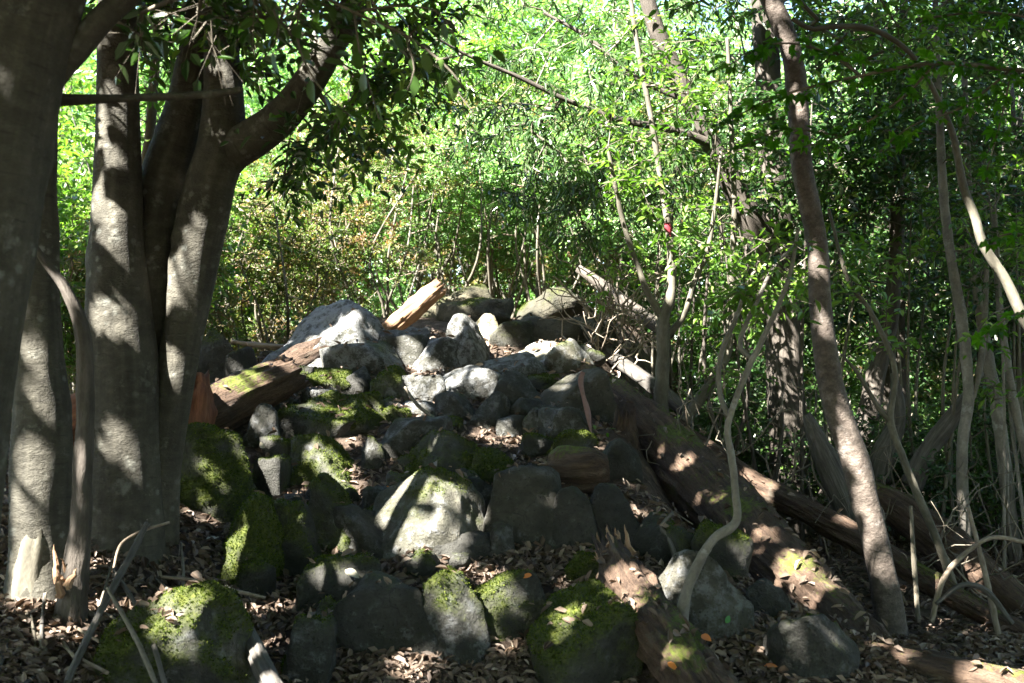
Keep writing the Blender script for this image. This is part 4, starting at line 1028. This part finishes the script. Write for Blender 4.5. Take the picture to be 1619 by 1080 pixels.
for key, lob, kind, mat, sd in (
    ('H', [(1020,300,8.0,60,110,.4,26),(1060,120,8.0,90,120,.5,36),(1100,380,8.0,50,60,.4,14),(960,230,8.1,50,70,.4,14),(980,420,8.2,40,60,.3,8)], 'sprig', LEAF_LIGHT, 511),
    ('J', [(1150,250,8.4,80,130,.5,34),(1230,420,8.3,60,70,.4,16),(1130,600,8.3,70,40,.4,8)], 'sprig', LEAF_LIGHT, 512),
    ('I', [(1230,430,4.9,60,60,.3,12),(1180,470,4.9,50,50,.3,9)], 'sprig', LEAF_LIGHT, 513),
    ('K', [(1330,420,6.6,70,90,.4,18),(1390,520,6.6,60,60,.3,8)], 'sprig', LEAF_LIGHT, 514),
    ('L', [(1480,150,7.6,110,130,.6,40),(1380,10,7.8,150,50,.6,34),(1570,10,7.8,90,50,.6,24),(1550,420,7.6,60,80,.4,18)], 'sprig', LEAF_GLOSSY, 515),
    ('N', [(1540,200,8.0,90,160,.6,46)], 'sprig', LEAF_GLOSSY, 516),
    ('N2', [(1590,330,7.6,60,120,.5,24),(1600,620,7.4,40,60,.4,8)], 'sprig', LEAF_LIGHT, 517),
    ('Pp', [(1420,180,9.0,130,150,.8,70),(1330,20,9.2,140,60,.8,50),(1540,30,9.2,120,60,.8,40),(1340,260,9.1,90,120,.7,40)], 'broad', LEAF_DARK, 518),
    ('E', [(260,60,6.6,80,90,.5,30),(235,200,6.6,50,60,.4,10)], 'sprig', LEAF_LIGHT, 519),
    ('B', [(80,-200,4.6,160,80,.6,24)], 'laurel', LEAF_DARK, 520)):
    t, an, b = TREES[key]
    add_crown(t, an[an[:, 2] > b[2] + 0.45 * (an[:, 2].max() - b[2])] if key not in 'I' else an, lobes_px(lob, rng), kind, mat, sd, twig_r=.0022, cull=key in 'IKE')

# --- near sprays: leaves large enough to be told apart are parts
def leaf_variants(mat, L, W, n, seed, maple=False):
    r = np.random.default_rng(seed); out = []
    for k in range(n):
        if maple:
            lob = 7; pts = []
            for i in range(lob):
                a = -2.2 + 4.4 * i / (lob - 1); rr = L * (1 - .16 * abs(i - 3)) * r.uniform(.9, 1.1)
                pts.append((math.sin(a) * rr, math.cos(a) * rr, -0.12 * rr))
                if i < lob - 1:
                    a2 = a + 2.2 / (lob - 1); pts.append((math.sin(a2) * rr * .6, math.cos(a2) * rr * .6, .01))
            V = np.array([(0, 0, 0)] + pts); nn = len(pts)
            Fc = np.array([[0, i + 2, i + 1] for i in range(nn - 1)])
            me = mesh_np("leaf", V, [Fc], False, {"rnd": np.full(len(V), r.random())}, mat)
        else:
            t = np.linspace(0, 1, 7); w = W * np.sin(np.pi * t ** .8) ** .8 * .5
            z = -0.15 * L * t ** 2 * r.uniform(.3, 1.6)
            mid = np.stack([0 * t, L * t, z], 1); fo = r.uniform(.15, .35)
            V = np.vstack([mid, mid + np.stack([w, 0 * t, w * fo], 1), mid + np.stack([-w, 0 * t, w * fo], 1)])
            Fq = [[i, i + 1, 7 + i + 1, 7 + i] for i in range(6)] + [[i, 14 + i, 14 + i + 1, i + 1] for i in range(6)]
            me = mesh_np("leaf", V, [np.array(Fq)], True, {"rnd": np.full(21, r.random())}, mat)
        out.append(me)
    return out

def near_spray(t, twigs, depth, metas, rng, spacing, twig_mat, droop=.6, stalk=0.02, tilt=0.0):
    from mathutils import Matrix
    n = 0
    for pts in twigs:
        tw_o, path, rad = part_tube("twig", t, pts, depth, twig_mat, 6, int(pts[0][0]) % 97, step=.03, rough=.1)
        s = np.concatenate([[0], np.cumsum(np.linalg.norm(np.diff(path, axis=0), axis=1))])
        for k, q in enumerate(np.arange(spacing, s[-1], spacing)):
            p = np.array([np.interp(q, s, path[:, i]) for i in range(3)])
            i = min(len(path) - 2, int(np.searchsorted(s, q))); T = nrm(path[i + 1] - path[i])
            side = nrm(np.cross(T, [0, 0, 1.])) * (1 if k % 2 else -1)
            D = nrm(T * .5 + side * .7 + rng.normal(0, .3, 3) + [0, 0, -droop])
            N = nrm(np.array([0, -tilt, 1.]) + rng.normal(0, .5, 3)); X = nrm(np.cross(D, N)); N = np.cross(X, D)
            o = obj("leaf", metas[int(rng.integers(len(metas)))], parent=tw_o)
            M = Matrix([[X[0], D[0], N[0], 0], [X[1], D[1], N[1], 0], [X[2], D[2], N[2], 0], [0, 0, 0, 1]])
            o.rotation_euler = M.to_euler(); o.location = Vector(p + D * stalk - np.array(t.location))
            sc = rng.uniform(.75, 1.15); o.scale = (sc, sc, sc); n += 1
    return n

rg = np.random.default_rng(611)
tA = TREES['A'][0]
big_leaves = leaf_variants(LEAF_GLOSSY, .068, .036, 6, 3)
near_spray(tA, [[(384,-60,8),(480,-20,7),(560,20,6),(640,55,5),(700,100,4),(735,140,2)], [(560,20,5),(620,10,4),(690,18,3),(720,60,2)],
                [(690,95,4),(740,85,3),(780,70,2)], [(560,20,4),(570,90,4),(585,140,3),(600,190,2)], [(640,55,4),(655,110,3),(640,150,2)],
                [(480,-20,5),(470,60,4),(500,130,3),(560,190,2)], [(300,-80,6),(400,-30,5),(440,40,4),(420,90,2)]], 3.3, big_leaves, rg, .055, TWIG)
tM = thing("maple_tree", "light green maple spray hanging out of focus at the upper right", "maple", tuple(P(1700, 1100, 4.4)))
part_tube("trunk", tM, [(1850,1120,60),(1840,700,52),(1820,300,46),(1790,0,40),(1750,-200,34)], 4.4, BARK_GREY, 16, 5, rough=.08)
maple_leaves = leaf_variants(LEAF_MAPLE, .056, .05, 6, 5, True)
near_spray(tM, [[(1810,150,14),(1720,120,10),(1600,110,8),(1480,100,7),(1360,120,5),(1240,150,4),(1130,200,2)], [(1480,100,5),(1420,160,4),(1330,215,3),(1260,235,2)],
                [(1600,110,5),(1520,170,4),(1440,200,3),(1380,250,2)], [(1360,120,4),(1300,80,3),(1220,70,3),(1140,110,2)], [(1330,215,3),(1240,205,3),(1160,240,2)],
                [(1720,120,5),(1650,40,4),(1560,20,4),(1450,30,3)], [(1600,110,4),(1580,200,3),(1560,270,2)], [(1810,400,8),(1700,395,6),(1610,370,4),(1560,380,2)],
                [(1810,500,8),(1690,490,5),(1600,500,3),(1550,540,2)]], (4.2), maple_leaves, rg, .026, TWIG, droop=.2, stalk=.04, tilt=.9)

# ------------------------------------------------------------------ background shrubs and trees
def random_plant(name, label, cat, group, seed, height, width, n_clump, kind, mat, stem_mat, n_stem=5, stem_r=.02, low=.25, geo='hex', size=1.0, twig_mat=None, trunk=False, shape='dome'):
    r = np.random.default_rng(seed)
    t = thing(name, label, cat, (0, 0, 0), group)
    anchors = []
    for k in range(n_stem):
        a = r.uniform(0, 2 * math.pi); d = r.uniform(.15, .42) * width * (0.25 if trunk else 1)
        top = np.array([math.cos(a) * d, math.sin(a) * d, height * r.uniform(.62, .92)])
        base = np.array([math.cos(a), math.sin(a), 0]) * r.uniform(0, .10 if trunk else .3) * min(width, 1)
        base[2] = -.15
        m = (base + top) / 2 + r.normal(0, .10 * width * (.4 if trunk else 1), 3) * [1, 1, .3]
        rr = stem_r * r.uniform(.6, 1.15)
        pts = np.array([[*base, rr * 1.3], [*(base * .6 + m * .4), rr], [*m, rr * .8], [*top, rr * .3]])
        c = catmull(pts, .12)
        V, Fc, at = tube(c[:, :3], np.maximum(c[:, 3], .002), 8, seed + k, rough=.1)
        obj("trunk" if trunk else "stem", mesh_np("stem", V, Fc, True, at, stem_mat), parent=t)
        anchors.append(c[2::2])
    an = np.vstack(anchors)
    # uneven crown: a few lobes of different size
    nl = 7; lc = np.stack([r.normal(0, .28 * width, nl), r.normal(0, .28 * width, nl), height * r.uniform(low + .1, .86, nl)], 1)
    lr = r.uniform(.22, .40, nl) * min(width, height * (1 - low))
    w = lr ** 2; pick = r.choice(nl, n_clump, p=w / w.sum())
    u = nrm(r.normal(size=(n_clump, 3))) * r.uniform(.15, 1, (n_clump, 1)) ** .45
    cl_ = lc[pick] + u * lr[pick][:, None] * [1, 1, .8]
    cl_[:, 2] = np.maximum(cl_[:, 2], low * height * .6)
    add_crown(t, an, cl_, kind, mat, seed + 50, twig_mat=twig_mat, geo=geo, cull=False, size=size, twig_r=.0025 * size)
    return t

def place(protos, spots, seed):
    r = np.random.default_rng(seed); used = set(); base = [p["label"] for p in protos]
    for i, sp in enumerate(spots):
        x, y = sp[0], sp[1]; k = sp[2] if len(sp) > 2 else int(r.integers(len(protos))); sc = sp[3] if len(sp) > 3 else r.uniform(.85, 1.2)
        z = float(terrain(x, y, False)[0]); rz = r.uniform(0, 6.28)
        lab = sp[4] if len(sp) > 4 else None
        if k in used: copy_tree(protos[k], (x, y, z), rz, sc, lab or base[k])
        else:
            used.add(k); o = protos[k]; o["label"] = lab or base[k]; o.location = (x, y, z); o.rotation_euler.z = rz; o.scale = (sc,) * 3
    for k, p in enumerate(protos):
        if k not in used:
            for c in list(p.children): bpy.data.objects.remove(c)
            bpy.data.objects.remove(p)

G1 = "sunlit shrubs behind the rock pile"
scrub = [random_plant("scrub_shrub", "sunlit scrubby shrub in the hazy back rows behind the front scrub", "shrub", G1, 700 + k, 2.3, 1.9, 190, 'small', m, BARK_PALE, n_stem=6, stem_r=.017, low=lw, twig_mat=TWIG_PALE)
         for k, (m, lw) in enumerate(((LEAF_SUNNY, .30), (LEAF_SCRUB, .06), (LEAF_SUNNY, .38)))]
r = np.random.default_rng(71)
sp = [(-3.6,10.3,1,.9,"brownish scrub shrub at the far left behind the tall rounded stone"),(-2.9,10.6,1,1.0,"brownish scrub shrub right above the tall rounded stone"),(-2.1,10.5,1,.85,"brownish scrub shrub left of the large peaked boulder"),
 (-1.4,10.9,1,.9,"brownish scrub shrub directly behind the large peaked boulder"),(-.75,11.7,2,1.0,"sunny shrub with bare stems behind the split stake"),(-.2,11.9,0,1.0,"sunny shrub with bare stems behind the olive brown boulder"),(.35,11.8,2,1.0,"sunny shrub with bare stems above the pale yellowish boulder"),
 (1.0,12.1,2,1.0,"sunny shrub with bare stems behind the brown olive boulder"),(1.7,12.5,0,1.1,"sunny shrub with bare stems behind the bleached twig tangle"),(2.5,13.1,2,1.1,"sunny shrub with bare stems behind the forked sapling"),
 (-2.6,12.4,1,1.2,"taller brownish scrub rising above the left front scrub"),(-1.2,13.0,1,1.2,"taller brownish scrub rising behind the split stake"),(.2,13.4,1,1.2,"taller brownish scrub rising behind the bare stems at centre"),(-2.5,9.5,1,.62,"low scrub at the left foot of the large peaked boulder"),(-3.3,9.2,1,.7,"low scrub left of the tall rounded stone")]
for x in np.arange(-6.0, 6.5, 1.15): sp.append((x + r.uniform(-.3, .3), 15.2 + r.uniform(-.5, .9), int(r.integers(3)), r.uniform(1.1, 1.5)))
for x in np.arange(-7.5, 9, 1.5): sp.append((x + r.uniform(-.3, .3), 18.5 + r.uniform(-.8, 1.2), int(r.choice([0, 2])), r.uniform(1.5, 2.0)))
place(scrub, sp, 72)
G2 = "leafy bushes at the left behind the trunks"
bush = [random_plant("leafy_bush", "bright leafy bush showing between and left of the thick stems", "shrub", G2, 720 + k, 2.8, 2.0, 130, 'broad', LEAF_LIGHT, BARK_GREY, n_stem=6, low=.12) for k in range(2)]
place(bush, [(-4.3,8.6,0,.95,"leafy bush filling the gap between the two left trunks low down"),(-5.4,9.6,1,1.1,"leafy bush behind the leftmost leaning trunk"),(-4.6,11.3,0,1.2,"tall leafy bush between the back trunk and the many stemmed tree"),(-6.4,11.8,1,1.3,"leafy bush farthest left beyond the trunks"),
 (-3.6,9.3,1,.75,"small leafy bush just right of the many stemmed tree"),(-5.6,13.8,0,1.5,"large leafy bush behind the gap of the many stemmed tree"),(-7.5,15,1,1.7,"largest leafy bush far behind the leftmost trunk")], 73)
G5 = "low bushes closing the gaps at the back"
low = [random_plant("low_bush", "low bright bush filling the view between the bare stems at the back", "shrub", G5, 780 + k, 2.4, 2.6, 150, 'broad', m, BARK_GREY, n_stem=5, low=.02, size=1.1) for k, m in enumerate((LEAF_SUNNY, LEAF_LIGHT))]
sp = []
for x in np.arange(-7, 10, 1.5): sp.append((x + r.uniform(-.3, .3), 16.6 + r.uniform(-.4, .5), int(r.integers(2)), r.uniform(.75, 1.0)))
for x in np.arange(3.2, 11, 1.6): sp.append((x + r.uniform(-.3, .3), 13.8 + r.uniform(-.5, .9), int(r.integers(2)), r.uniform(.8, 1.1)))
for x in np.arange(-12, 14, 2.3): sp.append((x + r.uniform(-.3, .3), 20 + r.uniform(-.4, .9), int(r.integers(2)), r.uniform(1.2, 1.6)))
place(low, sp, 76)
G3 = "dark evergreen trees at the right"
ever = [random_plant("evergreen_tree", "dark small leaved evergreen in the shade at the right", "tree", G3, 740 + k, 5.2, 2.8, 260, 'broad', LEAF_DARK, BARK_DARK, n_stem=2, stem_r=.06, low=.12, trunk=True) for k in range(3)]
place(ever, [(3.6,10.2,0,1,"dark evergreen directly behind the bent pinkish trunk"),(4.9,10.8,1,1.05,"dark evergreen behind the thin dark trunk near the right edge"),(5.6,12.4,2,1.1,"dark evergreen at the right edge behind the slender grey trunk"),(3.2,12.6,1,1.05,"dark evergreen behind the dark upright trunk"),
 (4.5,13.6,0,1.2,"taller dark evergreen in the second row right of the bent trunk"),(6.6,14.2,2,1.3,"tallest dark evergreen at the far right back"),(2.4,11.3,2,.8,"smallest dark evergreen left of the dark upright trunk"),(7.4,12.2,0,1.1,"dark evergreen cut off by the right edge")], 74)
G6 = "dark bushes on the low ground at right"
dk = [random_plant("dark_bush", "low dark bush on the shaded ground at the right behind the logs", "shrub", G6, 800 + k, 1.25, 1.5, 90, 'small', m, BARK_GREY, n_stem=6, stem_r=.012, low=.03) for k, m in enumerate((LEAF_DARK, LEAF_GLOSSY))]
place(dk, [(2.6,8.6),(3.3,9.2),(4.2,9.0),(3.0,10.4),(4.8,9.8),(5.4,10.6),(4.0,11.4),(2.2,9.6),(5.9,11.6),(3.7,8.0),(4.4,7.9),(1.9,10.6)], 77)
G7 = "thin crooked saplings in the shade at right"
cs = [random_plant("spindly_sapling", "thin crooked sapling in the shaded tangle at the right", "sapling", G7, 820 + k, 3.4, 1.2, 26, 'sprig', LEAF_LIGHT, (BARK_GREY, BARK_PALE, BARK_DARK)[k], n_stem=4, stem_r=.016, low=.35) for k in range(3)]
place(cs, [(2.0,8.4),(2.5,9.3),(3.1,8.3),(3.6,9.6),(4.1,8.6),(1.6,9.2),(4.6,10.3),(2.9,11.2),(3.5,7.4),(1.7,10.2),(5.0,9.2)], 78)
G4 = "tall sunlit trees beyond the clearing"
mid = [random_plant("sunlit_tree", "tall bright leafy tree closing the view beyond the clearing", "tree", G4, 760 + k, 8.5, 5.0, 300, 'far', m, BARK_GREY, n_stem=2, stem_r=.11, low=.12, trunk=True, size=.8)
       for k, m in enumerate((LEAF_PALE_GLOW, LEAF_LIGHT, LEAF_PALE_GLOW))]
sp = []
for x in np.arange(-11, 12, 2.6): sp.append((x + r.uniform(-.7, .7), 21 + r.uniform(-1, 2), int(r.integers(3)), r.uniform(.85, 1.15)))
for x in np.arange(-15, 16, 3.0): sp.append((x + r.uniform(-.7, .7), 27 + r.uniform(-1, 2), int(r.integers(3)), r.uniform(1.1, 1.4)))
for x in np.arange(-20, 21, 4.0): sp.append((x + r.uniform(-.9, .9), 36 + r.uniform(-2, 3), int(r.integers(3)), r.uniform(1.5, 1.8)))
for x, y in ((-15,-7),(-11,-10),(-7,-9),(-3,-8),(1,-7.5),(5,-7),(9,-5.5),(11,-1.5),(10,3),(11.5,7),(9.5,10.5),(-14,-1),(-13.5,4),(-12,8.5),(-12.5,13)):  # unseen trees added to keep sky light off the foreground
    sp.append((x, y, int(r.integers(3)), r.uniform(.9, 1.05), "unseen leafy tree added round the clearing to deepen the shade"))
for x, y in ((-5.5,-4.2),(-1.8,-4.0),(2,-4.0),(5.5,-3.2),(7.4,.8),(7.8,5)):  # nearer unseen trees, added to darken the foreground further
    sp.append((x, y, 1, r.uniform(.85, .95), "unseen leafy tree added round the clearing to deepen the shade"))
place(mid, sp, 75)

# pale tangle of dead twigs at the right of the crest
t = thing("dead_bush", "tangle of bleached bare twigs right of the crest", "dead shrub", tuple(P(965, 610, 8.7)))
r = np.random.default_rng(81); b = np.array(t.location); anc = []
for k in range(54):
    s0 = P(r.uniform(930, 1010), r.uniform(490, 585), r.uniform(8.8, 9.5)); pts = [s0]; d = nrm(np.array([r.normal(0, .6), r.normal(0, .4), 1.0]))
    for q in range(6):
        d = nrm(d + r.normal(0, .42, 3) + [0, 0, .05]); pts.append(pts[-1] + d * r.uniform(.09, .17))
    rad = np.linspace(.010, .003, 7) * r.uniform(.6, 1.2)
    c = catmull(np.column_stack([pts, rad]), .04)
    part_tube("twig", t, None, None, BLEACHED, 6, k, world=(c[:, :3], np.maximum(c[:, 3], .0015)), rough=.1); anc.append(c[::3])
an = np.vstack(anc); tips = an[r.integers(len(an), size=260), :3] + r.normal(0, .13, (260, 3))
V, Fq, tc, _ = skeleton(an, tips, r, seglen=.08, twig_r=.0028)
obj("twigs", mesh_np("twigs", V - b, [Fq], True, {"tc": tc}, BLEACHED), parent=t, kind="stuff")
# thin dead twig tangles in the understorey at right
for k, (px, py, d, label) in enumerate(((1130, 640, 7.6, "bare twiggy undergrowth above the upper thin log"), (1300, 700, 7.9, "bare twiggy undergrowth beside the dark upright trunk"),
                                        (1560, 880, 6.6, "bare twiggy undergrowth at the lower right edge"), (1440, 820, 7.2, "bare twiggy undergrowth behind the pale thin sapling"))):
    t = thing("dry_undergrowth", label, "dead shrub", tuple(P(px, py + 70, d)), "bare undergrowth at right"); b = np.array(t.location); anc = []
    for q in range(9):
        p0 = b + r.normal(0, .22, 3) * [1.3, 1, .1]; d_ = nrm(np.array([r.normal(0, .6), r.normal(0, .4), 1.0])); pts = [p0]
        for w in range(7): d_ = nrm(d_ + r.normal(0, .35, 3)); pts.append(pts[-1] + d_ * r.uniform(.08, .16))
        c = catmull(np.column_stack([pts, np.linspace(.008, .002, 8)]), .05)
        part_tube("stem", t, None, None, [TWIG, TWIG_PALE][q % 2], 6, q, world=(c[:, :3], np.maximum(c[:, 3], .0015))); anc.append(c[::3])
    an = np.vstack(anc); tips = an[r.integers(len(an), size=70), :3] + r.normal(0, .14, (70, 3))
    V, Fq, tc, _ = skeleton(an, tips, r, seglen=.09, twig_r=.002)
    obj("twigs", mesh_np("twigs", V - b, [Fq], True, {"tc": tc}, TWIG), parent=t, kind="stuff")

# ------------------------------------------------------------------ leaf litter
bpy.context.view_layer.update(); dg = bpy.context.evaluated_depsgraph_get()
BIGLOG = ("fallen_log", "thin_fallen_log", "foreground_log", "cut_log", "left_log", "far_right_log")
SOLID = ("ground", "boulder", "stone", "wood")
from mathutils.bvhtree import BVHTree
allV, allF, off = [], [], 0
for o in scene.objects:
    if o.type == 'MESH' and o.name.split('.')[0] in SOLID and (o.parent is None or o.parent.name in BIGLOG):
        me = o.data; n = len(me.vertices); v = np.zeros(n * 3, np.float32); me.vertices.foreach_get('co', v)
        M = np.array(o.matrix_world); v = v.reshape(-1, 3) @ M[:3, :3].T + M[:3, 3]
        me.calc_loop_triangles(); tr = np.zeros(len(me.loop_triangles) * 3, np.int32); me.loop_triangles.foreach_get('vertices', tr)
        tr = tr.reshape(-1, 3)
        if o.name.startswith("ground"):
            c = v[tr].mean(1); tr = tr[(np.abs(c[:, 0]) < 5) & (c[:, 1] > 2) & (c[:, 1] < 12)]
        allV.append(v); allF.append(tr + off); off += n
bvh = BVHTree.FromPolygons(np.vstack(allV).tolist(), np.vstack(allF).tolist(), all_triangles=True)
r = np.random.default_rng(91)
pts, nor = [], []
cnt = 0
while cnt < 34000:
    y = r.uniform(3.4, 9.6) if r.random() < .8 else r.uniform(3.4, 6)
    x = r.uniform(-.5, .5) * y
    hit, n, fi, dist = bvh.ray_cast(Vector((x, y, 6)), Vector((0, 0, -1)))
    cnt += 1
    if hit is None or n.z < .80: continue
    g0 = ground_z(x, y)
    if hit.z - g0 > .05 and r.random() < .82: continue       # few stay on the boulders
    pts.append((hit.x, hit.y, hit.z)); nor.append(n[:])
C = np.array(pts); N0 = np.array(nor); n = len(C)
N = nrm(N0 + r.normal(0, .38, (n, 3))); D = nrm(np.cross(N, r.normal(size=(n, 3))))
L = r.uniform(.032, .078, n); W = L * r.uniform(.35, .55, n)
C = C + N0 * r.uniform(.004, .03, n)[:, None] - D * L[:, None] * .5
V, Fq = leaves_geo(C, D, N, L, W, fold=.30, curl=.16)
m2 = 14000; sel = r.integers(n, size=m2)
Cf = C[sel] + r.normal(0, .05, (m2, 3)) * [1, 1, .05]; Nf = nrm(N0[sel] + r.normal(0, .5, (m2, 3))); Df = nrm(np.cross(Nf, r.normal(size=(m2, 3)))); Lf = r.uniform(.012, .04, m2)
Vf, Ff = leaves_geo(Cf, Df, Nf, Lf, Lf * r.uniform(.3, .8, m2), .2, .1)
Fq = np.vstack([Fq, Ff + len(V)]); V = np.vstack([V, Vf]); n = n + m2
lit = obj("leaf_litter", mesh_np("leaf_litter", V, [Fq], False, {"rnd": np.repeat(np.clip(r.beta(1.6, 2.2, n), 0, 1), 6)}, LITTER), kind="stuff")
tag(lit, "carpet of dry brown fallen leaves between the rocks", "leaf litter")
# twig debris
m = 700; y = r.uniform(3.5, 8.5, m); x = r.uniform(-.5, .5, m) * y; segs = []
P0 = []; P1 = []
for i in range(m):
    hit, nn, fi, dist = bvh.ray_cast(Vector((x[i], y[i], 6)), Vector((0, 0, -1)))
    if hit is None or nn.z < .75 or hit.z - ground_z(x[i], y[i]) > .05: continue
    a = r.uniform(0, 6.28); d = np.array([math.cos(a), math.sin(a), r.normal(0, .12)]); d = d - np.array(nn) * np.dot(d, nn) * .9; Lg = r.uniform(.03, .13)
    c = np.array(hit) + np.array(nn) * .012; P0.append(c - d * Lg); P1.append(c + d * Lg)
P0 = np.array(P0); P1 = np.array(P1); T = nrm(P1 - P0); Aa = nrm(np.cross(T, [[0, .1, 1.]])); Bb = np.cross(T, Aa); th = np.linspace(0, 6.283, 5)[:4]
ring = Aa[:, None] * np.cos(th)[None, :, None] + Bb[:, None] * np.sin(th)[None, :, None]; rr = r.uniform(.002, .005, len(P0))[:, None, None]
V = np.concatenate([P0[:, None] + ring * rr, P1[:, None] + ring * rr * .5], 1).reshape(-1, 3); i = np.arange(len(P0))[:, None] * 8; k4 = np.arange(4); k5 = (k4 + 1) % 4
Fq = np.stack([i + k4, i + k5, i + 4 + k5, i + 4 + k4], 2).reshape(-1, 4)
tw = obj("twig_debris", mesh_np("twig_debris", V, [Fq], True, {"tc": V}, TWIG_PALE), kind="stuff")
tag(tw, "scatter of small dry twigs lying in the litter", "twigs")

# single bright fallen leaves that catch the eye
def flat_leaf_material(name, col):
    return leaf_material(name, [(0, [c * .8 for c in col]), (1, col)], trans_gain=(1, 1, 1), transl=.25, rough=.5)
ORANGE = flat_leaf_material("orange_leaf", (0.50, 0.17, 0.03)); YELLOW = flat_leaf_material("yellow_leaf", (0.55, 0.38, 0.05)); GREEN = flat_leaf_material("green_leaf", (0.05, 0.18, 0.02)); RED = flat_leaf_material("red_leaf", (0.32, 0.04, 0.02)); GREYL = flat_leaf_material("pale_leaf", (0.36, 0.33, 0.24))
for px, py, mat, s, label in ((616,769,ORANGE,.06,"orange fallen leaf left of the big dappled boulder"), (1186,1028,YELLOW,.085,"yellow fallen leaf in the sun below the grey slab"), (1110,1010,ORANGE,.06,"orange fallen leaf at the foot of the grey slab"),
    (840,912,ORANGE,.055,"orange fallen leaf above the round shouldered boulder"), (325,860,GREYL,.085,"big pale fallen leaf on the left bank"), (252,873,YELLOW,.07,"yellow orange leaf at the foot of the many stemmed tree"), (405,1026,GREEN,.05,"fresh green leaf on the weathered rail"),
    (1144,985,GREEN,.05,"green seedling leaf in front of the grey slab"), (174,896,RED,.05,"dark red leaf by the dead snag"), (1208,1060,ORANGE,.06,"orange leaf near the bottom right of the grey slab"), (545,905,GREYL,.09,"wide curled pale leaf on the dark mossy lower boulder"), (1060,1050,ORANGE,.05,"small orange leaf beside the foreground log"), (415,700,GREYL,.07,"pale leaf lying by the upright grey stone")):
    d = Vector(ray_dir(px, py)).normalized(); hit, nn, fi, dist = bvh.ray_cast(CAMV, d)
    if hit is None: continue
    me = leaf_variants(mat, s, s * .5, 1, int(px))[0]
    o = obj("fallen_leaf", me, loc=tuple(hit + nn * .02)); o.rotation_euler = (Vector((nn.x + r.normal(0, .5), nn.y - .2, nn.z + .5))).to_track_quat('Z', 'Y').to_euler(); o.rotation_euler.rotate_axis('Z', r.uniform(0, 6.28))
    tag(o, label, "leaf", "bright fallen leaves")
# little seedling beside the ribbon
t = thing("seedling", "small green seedling growing beside the pink ribbon", "seedling", tuple(P(950, 722, 7.0)))
near_spray(t, [[(950,724,4),(948,700,3),(940,680,2)], [(949,705,3),(958,690,2),(962,676,2)]], 7.0, leaf_variants(LEAF_LIGHT, .06, .025, 3, 8), rg, .03, TWIG, droop=.2, stalk=.01)
